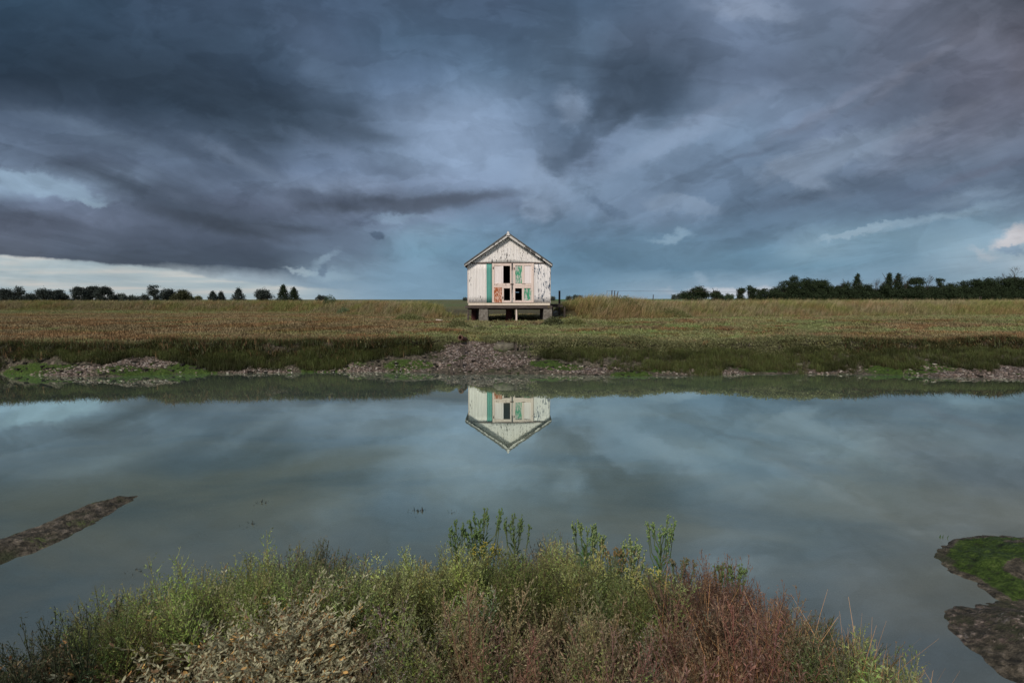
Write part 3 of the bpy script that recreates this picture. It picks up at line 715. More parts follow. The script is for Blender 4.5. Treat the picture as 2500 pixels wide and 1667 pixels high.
    for zc, xs_ in ((640, 690), (1045, 820), (650, 975)):
        MB().box(zx(xs_), zx(xs_+12), HY-.070, HY-.057, zz(zc+14), zz(zc-14)).build('hinge', 'rusty_iron', dl if xs_ < 900 else dr)
    MB().box(zx(355), zx(1472), HY-.03, HY+.03, zz(1149), zz(1119)).build('sill_board', 'sill_paint', hut, bevel=.004)
    # platform
    YP = HY-.22
    dk = empty('platform'); dk.parent = hut
    def px_(a): return at_y(1080+a/5.6, 700, YP)[0]
    def pz_(b_): return at_y(1250, 540+b_/5.6, YP)[2]
    for k in range(28):
        y0 = YP + k*(DEP+.35)/28
        MB().box(px_(312), px_(1502), y0+.004, y0+.165, pz_(1166)+.0, pz_(1153), jit=.004).build('plank', 'weathered_wood', dk)
    MB().box(px_(310), px_(1503), YP-.035, YP, pz_(1189), pz_(1158), jit=.004).build('edge_beam', 'weathered_wood', dk)
    for k in range(4):
        y0 = YP+.35 + k*1.35
        MB().box(px_(345), px_(1480), y0, y0+.09, pz_(1212), pz_(1168)).build('joist', 'weathered_wood', dk)
    def ztop(): return pz_(1192)
    # piers
    def pier(a, b_, dep, y0, mat, lab, ztp=None, jit=.015):
        x0 = at_y(1080+a/5.6, 700, y0)[0]; x1 = at_y(1080+b_/5.6, 700, y0)[0]
        m = MB(); z0 = .95; z1 = ztp or ztop()-.01; n = 5
        V = []
        for k in range(n):
            z = z0+(z1-z0)*k/(n-1); e = .02*(1-k/(n-1))
            for (x, y) in ((x0-e, y0-e), (x1+e, y0-e), (x1+e, y0+dep), (x0-e, y0+dep)):
                V.append((x+rng.uniform(-jit, jit)*.6, y+rng.uniform(-jit, jit)*.6, z))
        Fc = [(k*4+j, k*4+(j+1) % 4, k*4+4+(j+1) % 4, k*4+4+j) for k in range(n-1) for j in range(4)]
        m.add(V, Fc+[(3, 2, 1, 0), (n*4-4, n*4-3, n*4-2, n*4-1)])
        o = m.build('pier', mat, hut, bevel=.012); o['label'] = lab
    pier(500, 622, .5, YP+.03, 'concrete', 'wide pale concrete pier left of the middle')
    pier(1385, 1500, .5, YP+.03, 'concrete', 'concrete pier under the right corner')
    pier(340, 358, .08, YP+.05, 'weathered_wood', 'thin grey timber prop at the left corner', jit=.003)
    pier(1004, 1022, .07, YP+.06, 'cream_wood', 'thin white painted post under the doors', jit=.003)
    pier(395, 462, .4, YP+1.2, 'red_oxide', 'dark red brick pier at the left behind', jit=.005)
    pier(868, 945, .45, YP+.9, 'red_oxide', 'dark red brick pier under the middle', jit=.005)
    pier(470, 500, .35, YP+1.0, 'post_wood', 'dark timber prop behind the concrete pier', jit=.005)
    pier(945, 985, .3, YP+1.25, 'post_wood', 'dark timber prop behind the middle pier', jit=.005)
    pier(1338, 1380, .25, YP+1.1, 'post_wood', 'dark timber prop at the right behind', jit=.005)
    return hut
build_hut()

def build_walkway():
    w = tag(empty('walkway', (0, 0, 0)), 'dark low timber walkway with yellow lichen joining the hut to the grassy bank', 'walkway')
    x0, x1 = zx(1480)+.06, 2.75; y0 = HY+1.2; z1 = at_y(1250, 742, y0)[2]
    for k in range(int((x1-x0)/.19)):
        MB().box(x0+k*.19, x0+k*.19+.18, y0, y0+1.1, z1-.05, z1, jit=.006).build('plank', 'weathered_wood', w)
    for y in (y0+.02, y0+1.0): MB().box(x0, x1, y-.05, y, z1-.17, z1-.055).build('beam', 'post_wood', w)
    for x in (x0+.1, x0+.75): MB().box(x, x+.09, y0+.1, y0+.19, .95, z1-.175).build('leg', 'post_wood', w)
build_walkway()

# ------------------------------------------------------------ posts, stakes, pipe, stone
def post(px, y0, y1, Y, w, label, lean=0.0, cat='post', mat='post_wood', name='fence_post', group=None, base=None):
    t = at_y(px, y0, Y); b = at_y(px, y1, Y); zb = float(H(b[0], Y))-.15 if base is None else base
    h = t[2]-zb; V = []; n = 6; k = 4
    for i in range(n):
        f = i/(n-1)
        for j in range(k):
            a = math.pi/4 + j*math.pi/2; r = w*.7*(1-.06*f)
            V.append((r*math.cos(a)+rng.uniform(-1, 1)*w*.04 + lean*h*f, r*math.sin(a)+rng.uniform(-1, 1)*w*.04, h*f + (rng.uniform(-.02, .02) if i == n-1 else 0)))
    Fc = [(i*k+j, i*k+(j+1) % k, (i+1)*k+(j+1) % k, (i+1)*k+j) for i in range(n-1) for j in range(k)]
    m = MB(); m.add(V, Fc+[tuple(range(k))[::-1], tuple((n-1)*k+j for j in range(k))])
    o = m.build(name, mat, None, bevel=w*.06); o.location = (t[0]-lean*h, Y, zb)
    tag(o, label, cat, group); return o
post(1366, 710, 737, HY+1.9, .105, 'square dark timber post standing at the end of the walkway right of the hut')
post(1494, 709, 724, 33.2, .055, 'upright fence post in tall grass, leftmost of three thin posts right of the hut', .0, group='thin posts of the wire fence')
post(1501, 710, 724, 33.4, .05, 'slightly leaning fence post, middle of three thin posts in tall grass', .09, group='thin posts of the wire fence')
post(1509, 711, 724, 33.6, .05, 'most tilted fence post, rightmost of three thin posts in tall grass', .16, group='thin posts of the wire fence')
post(1482, 709, 724, 34.0, .02, 'thin rusty iron rod rising from the tall grass beside the three posts', 0, 'rod', 'rusty_iron', 'iron_rod')
post(1595, 719, 732, 33.0, .045, 'short dark fence post half sunk in tall grass midway to the trees', .03, group='thin posts of the wire fence')
post(2392, 724, 734, 44, .05, 'small dark post before the green field, left one of a pair', 0, group='pair of posts by the field')
post(2396, 724, 734, 44, .05, 'small dark post before the green field, right one of a pair', .05, group='pair of posts by the field')
wv = []
mw = MB(); pts = [at_y(1483, 710, 34.0), at_y(1590, 711, 36), at_y(1700, 711.5, 38), at_y(1820, 713, 41)]
mw.tube(pts, .006, 5); tag(mw.build('fence_wire', 'rusty_iron'), 'single thin strand of fence wire above the tall grass right of the hut', 'wire')
def stake(px, y0, y1, z, w, label, lean=0.0):
    b = hit(px, y1); Y = b[1]
    post(px, y0, y1, Y, w, label, lean, 'stake', 'post_wood', 'mooring_stake', 'old stakes in the mud below the hut', base=float(H(b[0], Y))-.1)
SG = ''
stake(1131.6, 844, 866, .50, .095, 'brown stub of timber highest on the gravel slope, left of the boulder')
stake(1126, 876, 894, .22, .095, 'black timber stub halfway down the gravel slope')
stake(1101.5, 898, 913, .03, .085, 'tilted black stub at the very edge of the water', -.12)
stake(1259, 841, 856, .55, .08, 'short dark stub just right of the boulder')
stake(1281, 838, 847, .6, .04, 'tiny dark peg at the foot of the green plants, right of the boulder')
def pipe():
    p = at_y(1124, 824, 18.6)
    t = tag(empty('drain_pipe', tuple(p)), 'rusty round drain pipe end poking from the plants above the gravel slope', 'pipe')
    n = 20; V = []; Fc = []
    prof = [(-.02, .075), (-.02, .060), (.42, .060), (.42, .075)]
    for a, r in prof:
        for k in range(n):
            th = 2*math.pi*k/n; V.append((r*math.cos(th), a, r*math.sin(th)))
    for i in range(4):
        for k in range(n): Fc.append((i*n+k, i*n+(k+1) % n, ((i+1) % 4)*n+(k+1) % n, ((i+1) % 4)*n+k))
    m = MB(); m.add(V, Fc); o = m.build('barrel', 'rusty_iron', t, smooth=False); o.rotation_euler = (R(-12), 0, R(-22))
    m = MB(); V = []
    for a, r in ((.0, .098), (.0, .076), (.06, .076), (.06, .098)):
        for k in range(n):
            th = 2*math.pi*k/n; V.append((r*math.cos(th), a, r*math.sin(th)))
    m.add(V, Fc); o = m.build('collar', 'rusty_iron', t); o.rotation_euler = (R(-12), 0, R(-22))
pipe()
def stone(px, py, z, rx, ry, rz_, label, seed, rot=0.1, name='boulder', cat='boulder'):
    import bmesh
    bm = bmesh.new(); bmesh.ops.create_icosphere(bm, subdivisions=4, radius=1.0)
    for v in bm.verts:
        c = v.co; n = fbm(c.x*1.3+seed, c.y*1.3+c.z*2, seed, 4)-.5; c *= 1 + .55*n
        c.z = max(min(c.z, .62+.1*n), -.7); c.x *= rx; c.y *= ry; c.z *= rz_
    me = bpy.data.meshes.new(name); bm.to_mesh(me); bm.free()
    me.polygons.foreach_set('use_smooth', [True]*len(me.polygons))
    p = at_z(px, py, z); o = link(name, me, 'stone'); o.location = (p[0], p[1]+ry*.2, float(H(p[0], p[1]))+rz_*.30); o.rotation_euler = (R(8), 0, rot)
    return tag(o, label, cat)
stone(1231, 853, hit(1231, 853)[2], .37, .26, .24, 'long flat topped greenish boulder lying on the slope below the hut', 3)
stone(1950, 893, hit(1950, 893)[2], .13, .1, .09, 'small pale stone on the mud below the green plants at the right', 5, name='stone', cat='stone')
def plank():
    p = at_z(1072, 786, 1.17); m = MB(); m.box(-.17, .17, -.04, .04, 0, .03, jit=.01)
    o = m.build('driftwood_plank', 'cream_wood', bevel=.004); o.location = (p[0], p[1], float(H(p[0], p[1]))+.07); o.rotation_euler = (0, R(5), .2)
    tag(o, 'short pale plank lying on the green turf left of the hut', 'plank')
plank()

# ------------------------------------------------------------ trees
def crown_mesh(w, h, kind, dens=1.0, leaf=.3):
    """light and dark leaf clumps through the volume of several lobes"""
    lobes = []
    r = rng
    if kind == 'round':
        for _ in range(24): a = r.uniform(0, 6.28); q = r.uniform(0, .62)**.7; lobes.append((q*math.cos(a)*w*.5, q*math.sin(a)*w*.4, h*r.uniform(.15, .84), w*r.uniform(.14, .24)))
        lobes = [(x, y, z*(1-.35*(abs(x)/(w*.5))**2), s) for x, y, z, s in lobes]
    elif kind == 'umbrella':
        for _ in range(26): a = r.uniform(0, 6.28); q = r.uniform(0, .85); lobes.append((q*math.cos(a)*w*.5, q*math.sin(a)*w*.4, h*(.42+.46*(1-q*q)+r.uniform(-.2, .04)), w*r.uniform(.12, .19)))
        for _ in range(9): lobes.append((r.uniform(-.42, .42)*w, r.uniform(-.2, .2)*w, h*r.uniform(.08, .45), w*.15))
    elif kind == 'conifer':
        for k in range(26):
            f = (k+.5)/26; a = k*2.4; q = (1-f)**.8*.5*w*r.uniform(.6, 1.05); q = q*r.uniform(.7, 1.25); lobes.append((q*math.cos(a)*.95, q*math.sin(a)*.7, h*(.05+.86*f), w*(.055+.11*(1-f))*r.uniform(.8, 1.3)))
        lobes.append((0, 0, h*.93, w*.05)); lobes.append((w*.02, 0, h*.98, w*.03))
    elif kind == 'tall':
        for _ in range(24): f = r.uniform(.06, .90); lobes.append((r.normal()*w*.20, r.normal()*w*.14, h*f, w*r.uniform(.14, .24)*(1.15-.45*f)))
    elif kind == 'bush':
        for _ in range(18): x = r.uniform(-.42, .42); lobes.append((x*w, r.uniform(-.3, .3)*w, h*r.uniform(.12, .78)*(1-1.6*x*x), min(w, h*1.6)*r.uniform(.14, .24)))
    vb = VB()
    for (x, y, z, s) in lobes:
        nc = int(26*dens*max(.4, (s/(leaf*3))**1.6))
        nc = min(nc, 90)
        d = unit(r.normal(size=(nc, 3))); rr = s*r.uniform(.25, 1.12, nc)[:, None]**.7 if s < 1 else s*(r.uniform(.2, 1.1, nc)[:, None])
        c = np.array([x, y, z]) + d*rr*np.array([1.25, 1.0, .72])
        c[:, 2] = np.maximum(c[:, 2], h*.02)
        m = 7
        cc = np.repeat(c, m, 0) + r.normal(size=(nc*m, 3))*leaf*.75
        dd = unit(r.normal(size=cc.shape) + np.repeat(d, m, 0)*.6); sd_ = rsides(dd)
        V, Q = leaves(cc, dd, leaf*r.uniform(.6, 1.5, len(cc)), leaf*r.uniform(.35, .8, len(cc)), sd_)
        tt = np.repeat(r.uniform(.6, 1.35, nc), m)[:, None]*np.ones(3)
        vb.add(V, Q, np.repeat(tt, 4, 0))
    return vb.get()
def trunk_mesh(w, h, kind):
    m = MB(); r = rng; tw = h*.035
    top = h*(.8 if kind == 'conifer' else .5)
    m.tube([(0, 0, -.4), (.02*w, 0, top*.5), (-.01*w, .01*w, top)], [tw*1.3, tw*.8, tw*.4], 6)
    for k in range(8):
        a = r.uniform(0, 6.28); z0 = top*r.uniform(.35, .95); L = w*r.uniform(.22, .42)
        e = (L*math.cos(a), L*math.sin(a)*.7, z0+h*r.uniform(.1, .3))
        m.tube([(0, 0, z0), (e[0]*.5, e[1]*.5, z0+(e[2]-z0)*.35), e], [tw*.45, tw*.3, tw*.1], 5)
    return m
PLANTED = {}
def tree(px, w_px, top, D, kind, label, mat='far_crown', base=731, name=None, cat='tree', leaf=None, dens=1.0, group=None, z0=None, bright=1.0):
    p = at_y(px, base, D); zg = float(H(p[0], D)) if z0 is None else z0
    h = at_y(px, top, D)[2]-zg; w = w_px/F*D
    name = name or {'conifer': 'conifer', 'bush': 'shrub'}.get(kind, 'tree')
    t = tag(empty(name, (p[0], D, zg), 0), label, cat, group)
    lf = leaf or D*.0019
    V, Q, T = crown_mesh(w, h, kind, dens, lf)
    link('crown', quad_mesh('crown', V, Q, T*bright), mat, t)
    trunk_mesh(w, h, kind).build('trunk', 'bark', t)
    return t
GL = 'trees along the horizon left of the hut'
L_ = [
 (17, 48, 704, 240, 'bush', 'spreading dark tree at the far left edge of the horizon'),
 (50, 30, 699, 240, 'tall', 'narrow rounded tree second from the left edge, taller than its neighbours'),
 (76, 22, 716, 260, 'round', 'low rounded tree in the dip between the narrow tall tree and the spreading one'),
 (105, 54, 702, 240, 'bush', 'spreading domed tree standing clear third from the left edge'),
 (143, 30, 708, 250, 'umbrella', 'wind bent tree on the left shoulder of the low dark thicket'),
 (160, 44, 715, 246, 'bush', 'low dark thicket between the domed tree and the long flat topped grove'),
 (194, 40, 701, 238, 'umbrella', 'leftmost flat topped tree of the three crowns that merge'),
 (226, 50, 700, 242, 'umbrella', 'middle flat topped tree of the three crowns that merge'),
 (256, 40, 701, 236, 'umbrella', 'rightmost flat topped tree of the three crowns that merge'),
 (276, 22, 718, 240, 'bush', 'small bush trailing at the right foot of the flat topped grove'),
 (297, 22, 717, 300, 'round', 'small hazy round tree right of the flat topped grove'),
 (325, 44, 721, 310, 'bush', 'low hazy hedge running towards the tall twin lobed tree'),
 (353, 22, 719, 300, 'bush', 'low bush against the left side of the tall column shaped tree'),
 (376, 27, 694, 230, 'tall', 'tall column shaped tree, highest on the left horizon'),
 (408, 40, 706, 240, 'round', 'rounded dark tree touching the right side of the column shaped tree'),
 (443, 44, 709, 225, 'round', 'olive green rounded tree at the right end of the tall group'),
 (466, 16, 722, 225, 'bush', 'small olive bush at the right foot of the rounded olive tree'),
 (483, 17, 725, 300, 'round', 'tiny hazy dome of a tree between the olive tree and the small conifers'),
 (520, 24, 714, 220, 'conifer', 'left one of two small conifers side by side'),
 (540, 22, 715, 222, 'conifer', 'right one of two small conifers side by side'),
 (583, 36, 706, 220, 'conifer', 'lone pointed conifer with a ragged left side between the twin conifers and the round tree'),
 (643, 44, 706, 215, 'round', 'lone round leafy tree between the two groups of conifers'),
 (692, 36, 697, 205, 'conifer', 'big pointed conifer, left half of the dark pair nearest the hut'),
 (718, 34, 704, 206, 'conifer', 'broader rounded conifer, right half of the dark pair nearest the hut'),
 (786, 22, 720, 260, 'bush', 'small low bush alone on the horizon nearest the hut on its left')]
for a in L_:
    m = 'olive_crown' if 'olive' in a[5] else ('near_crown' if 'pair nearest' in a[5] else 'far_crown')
    tree(*a, mat=m, group=GL, bright=1.0 if 'hazy' not in a[5] else 1.7, dens=1.5)  # haze put into the crown colour: hazy trees get a lighter tint
GS = 'tiny far trees on the skyline beside the hut'
for i, (px, w, top, lab) in enumerate([(1136, 8, 728, 'tiny far tree on the skyline touching the left wall of the hut'), (1349, 10, 726, 'tiny hazy far tree just right of the hut wall'),
       (1389, 12, 723, 'tiny far tree behind the grass, just right of the square post'), (1405, 13, 721, 'tiny far round tree, middle of three right of the square post'),
       (1416, 12, 722, 'tiny far tree, right one of three right of the square post'), (1645, 8, 719, 'tiny far tree left of the small dome, before the leafy right hand bushes'),
       (1657, 14, 718, 'small far dome shaped tree just left of the first leafy bush'), (1671, 12, 721, 'low far tree touching the left foot of the first leafy bush')]):
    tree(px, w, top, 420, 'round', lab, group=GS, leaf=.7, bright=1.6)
GR = 'shrubs and trees of the dark wood on the right'
R_ = [
 (1700, 54, 698, 95, 'bush', 'broad leafy bush standing alone, leftmost of the right hand trees'),
 (1747, 34, 704, 96, 'bush', 'ragged bush second from the left of the right hand trees'),
 (1779, 24, 712, 97, 'bush', 'low yellow green bush third from the left of the right hand trees'),
 (1806, 22, 701, 98, 'tall', 'forked narrow bush fourth from the left of the right hand trees'),
 (1834, 28, 697, 99, 'tall', 'pointed narrow tree with a thin tip before the wood begins'),
 (1860, 30, 697, 100, 'bush', 'first of the bushes that join into the wood'),
 (1884, 28, 697, 101, 'bush', 'bush leaning against the left wall of the tall wood'),
 (1910, 44, 678, 102, 'bush', 'tree forming the ragged left corner of the tall wood'),
 (1938, 44, 672, 103, 'tall', 'tree with the highest peak at the left end of the wood'),
 (1968, 46, 672, 104, 'round', 'dense flat topped tree right of the left peak of the wood'),
 (2000, 46, 674, 105, 'round', 'leafy flat topped tree with a greener crown in the left part of the wood'),
 (2030, 40, 678, 106, 'bush', 'dark tree where the flat top of the wood steps down'),
 (2058, 34, 680, 107, 'tall', 'thin twiggy tree left of the pointed spruce in the wood'),
 (2090, 46, 671, 108, 'conifer', 'pointed spruce standing out over the middle of the wood'),
 (2112, 34, 690, 109, 'bush', 'low dark tree right of the pointed spruce'),
 (2146, 34, 694, 110, 'bush', 'low dark tree below the first bare twigs'),
 (2168, 44, 668, 111, 'conifer', 'spiky spruce, left of the two tall spires in the right half'),
 (2190, 44, 669, 112, 'conifer', 'spiky spruce, right of the two tall spires in the right half'),
 (2216, 42, 669, 113, 'tall', 'reddish tall tree right of the two spires'),
 (2246, 36, 671, 114, 'tall', 'tall dark tree at the right end of the high part of the wood'),
 (2272, 40, 694, 115, 'bush', 'low dark tree in the notch after the high part of the wood'),
 (2292, 24, 676, 116, 'tall', 'small ragged tree rising from the notch of the wood'),
 (2330, 50, 684, 117, 'bush', 'low rounded tree where the long smooth hedge begins'),
 (2368, 54, 676, 118, 'round', 'broad domed tree of the smooth hedge, left of its highest dome'),
 (2405, 56, 675, 119, 'round', 'broad domed tree in the middle of the smooth hedge'),
 (2442, 56, 674, 120, 'round', 'broad domed tree below the small bare branches at the right'),
 (2480, 60, 671, 121, 'round', 'broad domed tree at the right edge under the big bare tree'),
 (2525, 60, 670, 122, 'round', 'domed tree cut by the right edge of the picture')]
for a in R_:
    br = 1.7 if 'yellow green' in a[5] else (1.25 if 'greener' in a[5] else 1.0)
    tree(*a, mat='near_crown', group=GR, dens=2.2, leaf=.2, bright=br)
# understorey so that no daylight shows under the wood
def undergrowth():
    VV, QQ, TT, off = [], [], [], 0
    for i, px in enumerate(range(1880, 2560, 26)):
        D = 101+(px-1880)/30.0; p = at_y(px+4*math.sin(i*2.1), 731, D); zg = float(H(p[0], D))
        h = at_y(px, 706-10*(px > 1920)+4*math.sin(i*1.7), D)[2]-zg; V, Q, T = crown_mesh(52/F*D, h, 'bush', 1.6, .2)
        VV.append(V+np.array([p[0], D, zg])); QQ.append(Q+off); TT.append(T); off += len(V)
    tag(link('undergrowth', quad_mesh('undergrowth', np.concatenate(VV), np.concatenate(QQ), np.concatenate(TT)), 'near_crown'),
        'dark tangled undergrowth filling the foot of the right hand wood', 'undergrowth', kind='stuff')
undergrowth()
def bare_tree(px, w_px, top, D, label, base=725):
    p = at_y(px, base, D); zg = float(H(p[0], D)); h = at_y(px, top, D)[2]-zg; w = w_px/F*D
    m = MB()
    def br(a, d, L, r_, lv):
        b = a + d*L; mid = a + d*L*.5 + Vector(rng.normal(size=3)*.03*L)
        m.tube([a, mid, b], [r_, r_*.8, r_*.55], 4, cap=False)
        if lv == 0: return
        for k in range(4 if lv > 1 else 5):
            nd = (d + Vector(rng.normal(size=3))*.42).normalized(); nd.z = abs(nd.z)*.8+.12
            br(a + d*L*rng.uniform(.45, 1.0), nd.normalized(), L*rng.uniform(.5, .75), r_*.55, lv-1)
    br(Vector((0, 0, -.2)), Vector((0, 0, 1)), h*.5, h*.016, 4)
    zmax = max(v[2] for v in m.v); xm = max(abs(v[0]) for v in m.v)
    m.v = [(v[0]*w*.5/xm, v[1]*w*.5/xm, v[2]*h/zmax) for v in m.v]
    o = m.build('bare_tree', 'bark'); o.location = (p[0], D, zg)
    tag(o, label, 'tree', 'bare trees showing over the wood')
bare_tree(2478, 44, 648, 121, 'big bare fan shaped tree rising above the hedge at the right edge')
bare_tree(2452, 22, 662, 121, 'small bare twiggy tree just left of the big bare tree at the right edge')
bare_tree(2135, 40, 676, 109, 'bare twiggy tree in the gap right of the pointed spruce')
bare_tree(2262, 30, 668, 114, 'bare thin branches at the right shoulder of the high part of the wood')
bare_tree(2062, 36, 676, 107, 'bare twiggy tree just left of the pointed spruce')
bare_tree(2208, 40, 668, 112, 'bare reddish twigs among the tallest trees of the wood')

# ------------------------------------------------------------ plants: generators return (V, Q, T)
def A(*c): return np.array(c, float)
def feathery(h, nb, blen, up, ll, lw, nl, stemcol, leafcol, tipcol=None, wob=.04, start=.25, top_leaf=40):
    """sea-blite like sprig: upright stem, rising side branches, masses of short fleshy leaves"""
    vb = VB(); r = rng
    ph = r.uniform(0, 6.28); ax = A(math.cos(ph), math.sin(ph), 0)
    zs = np.linspace(0, 1, 6); P = np.stack([ax[0]*wob*zs**2*h*4+r.normal()*.004, ax[1]*wob*zs**2*h*4, zs*h], 1)
    def pos(f): return np.stack([np.interp(f, zs, P[:, k]) for k in range(3)], -1)
    for sd_ in (A(1, 0, 0), A(0, 1, 0)): vb.add(*ribbon(P, np.linspace(.0028, .0008, 6), sd_), stemcol)
    B, D, Fh = [], [], []
    for k in range(nb):
        f = start + (1-start)*(k+.5)/nb*.95; a = k*2.4+r.uniform(-.4, .4); L = blen*(1.15-f)*r.uniform(.7, 1.2)+.012
        b = pos(f); d0 = A(math.cos(a), math.sin(a), 0)
        t = np.linspace(0, 1, 4)[:, None]
        Q = b + d0*L*(t*.9)*math.cos(up) + A(0, 0, 1)*L*(t*.55+t*t*.55)*math.sin(up)*1.2
        vb.add(*ribbon(Q, [.0013, .001, .0008, .0005], unit(np.cross(d0, A(0, 0, 1)))), stemcol)
        m = max(3, int(nl*L/blen)); tt = r.uniform(.1, 1, m)
        B.append(np.stack([np.interp(tt, t[:, 0], Q[:, c]) for c in range(3)], 1)); dd = unit((Q[-1]-Q[0])[None]) + r.normal(size=(m, 3))*.55
        D.append(dd); Fh.append(np.full(m, f)*.6+tt*.4)
    tt = r.uniform(start*.8, 1, top_leaf); B.append(pos(tt)); D.append(A(0, 0, .7)+r.normal(size=(top_leaf, 3))*.5); Fh.append(tt)
    B = np.concatenate(B); D = unit(np.concatenate(D)); Fh = np.concatenate(Fh)
    V, Q = leaves(B, D, ll*r.uniform(.6, 1.25, len(B)), lw*r.uniform(.7, 1.2, len(B)), rsides(D))
    c = leafcol[None]*(1+r.normal(size=(len(B), 1))*.16)
    if tipcol is not None: c = c*(1-sstep(Fh, .55, 1)[:, None]) + tipcol[None]*sstep(Fh, .55, 1)[:, None]
    vb.add(V, Q, np.repeat(c, 4, 0)); return vb.get()
def spikes(h, n, col, tip=None):
    """glasswort / cordgrass: fleshy upright fingers"""
    vb = VB(); r = rng
    for k in range(n):
        a = r.uniform(0, 6.28); sp = r.uniform(.05, .45); L = h*r.uniform(.45, 1); b = A(r.normal()*.02, r.normal()*.02, 0)
        t = np.linspace(0, 1, 4)[:, None]; P = b + A(math.cos(a), math.sin(a), 0)*sp*L*(t**1.3)*.6 + A(0, 0, 1)*L*t
        w = np.array([.0032, .0036, .003, .0008])
        c = col*(1+r.normal()*.15)
        vb.add(*ribbon(P, w, A(math.cos(a+1), math.sin(a+1), 0)), c); vb.add(*ribbon(P, w, A(-math.sin(a+1), math.cos(a+1), 0)), c)
    return vb.get()
def purslane(h, n, cols):
    """sprawling shoots with oval grey leaves in pairs"""
    vb = VB(); r = rng
    for k in range(n):
        a = r.uniform(0, 6.28); L = h*r.uniform(.7, 1.3); b = A(r.normal()*.04, r.normal()*.04, 0)
        t = np.linspace(0, 1, 5)[:, None]; d0 = A(math.cos(a), math.sin(a), 0)
        P = b + d0*L*t*.55 + A(0, 0, 1)*L*(t*1.05-.25*t*t)
        vb.add(*ribbon(P, [.0018, .0016, .0014, .001, .0006], unit(np.cross(d0, A(0, 0, 1)))), A(.30, .20, .12))
        m = 13; tt = np.repeat(np.linspace(.3, 1, m), 2); B = np.stack([np.interp(tt, t[:, 0], P[:, c]) for c in range(3)], 1)
        sg = np.tile([1, -1], m); ph = r.uniform(0, 6.28) + np.repeat(np.arange(m), 2)*1.57
        D = unit(np.stack([np.cos(ph)*sg, np.sin(ph)*sg, r.uniform(.1, 1.3, 2*m)], 1) + d0*.5)
        S = rsides(D)*.6 + unit(np.cross(D, A(0, 0, 1)))*.8; S = unit(S - (S*D).sum(1)[:, None]*D)
        ll = r.uniform(.018, .036, 2*m)*(1.15-.45*tt); lw = ll*r.uniform(.26, .42, 2*m)
        # oval leaf of two quads folded along its length
        ll_, lw_ = ll[:, None], lw[:, None]; N = np.cross(D, S)
        p0 = B; p1 = B+D*ll_*.35+S*lw_*.5; p2 = B+D*ll_*.75+S*lw_*.42; p3 = B+D*ll_ - N*ll_*.12; p4 = B+D*ll_*.75-S*lw_*.42; p5 = B+D*ll_*.35-S*lw_*.5
        V = np.stack([p0, p1, p2, p3, p4, p5], 1).reshape(-1, 3); i = np.arange(2*m)*6
        Q = np.concatenate([np.stack([i, i+1, i+2, i+5], 1), np.stack([i+5, i+2, i+3, i+4], 1)])
        w = r.random((2*m)); c = np.where((w < .80)[:, None], cols[0], np.where((w < .9)[:, None], cols[1], cols[2]))*(1+r.normal(size=(2*m, 1))*.2)
        vb.add(V, Q, np.repeat(c, 6, 0))
    return vb.get()
def blades(h, n, w, spread, base, tip, lean=.3, seg=3, root=.05):
    vb = VB(); r = rng
    for k in range(n):
        a = r.uniform(0, 6.28); L = h*r.uniform(.5, 1.05); t = np.linspace(0, 1, seg+1)[:, None]
        b = A(r.normal()*root, r.normal()*root, 0); d0 = A(math.cos(a), math.sin(a), 0)
        P = b + d0*L*spread*r.uniform(.2, 1)*t**1.7 + A(lean*L, 0, 0)*t**2 + A(0, 0, 1)*L*(t-.12*t*t)
        c = base[None]*(1-t)+tip[None]*t; c = c*(1+r.normal()*.18)
        vb.add(*ribbon(P, np.linspace(w, w*.15, seg+1)*.5, A(math.cos(a+1.2), math.sin(a+1.2), 0)), np.repeat(c, 2, 0))
    return vb.get()
def cushion(rad, h, n, l, w, c1, c2):
    """low mat of small leaves"""
    r = rng; th = r.uniform(0, 6.28, n); q = np.sqrt(r.random(n)); B = np.stack([q*rad*np.cos(th), q*rad*np.sin(th), h*(1-q*q)*r.uniform(.3, 1, n)], 1)
    D = unit(r.normal(size=(n, 3))*.8+A(0, 0, .8)); V, Q = leaves(B, D, l*r.uniform(.6, 1.4, n), w*r.uniform(.7, 1.3, n), rsides(D))
    m = r.random((n, 1)); return V, Q, np.repeat((c1*(1-m)+c2*m)*(1+r.normal(size=(n, 1))*.15), 4, 0)

def scatter(name, mat, vs, X, Y, Z, smin, smax, tint=None, tv=.16, lean=None, parent=None):
    n = len(X); idx = rng.integers(0, len(vs), n); s = rng.uniform(smin, smax, n)
    if tint is None: tint = np.ones((n, 3))
    tint = tint*(1+rng.normal(size=(n, 1))*tv).clip(.4, 1.8)
    V, Q, T = merge(vs, idx, np.stack([X, Y, Z], 1), rng.uniform(0, 6.28, n), s, tint, lean)
    return link(name, quad_mesh(name, V, Q, T), mat, parent)

# ------------------------------------------------------------ far bank vegetation
def rnd_area(x0, x1, y0, y1, n): return rng.uniform(x0, x1, n), rng.uniform(y0, y1, n)
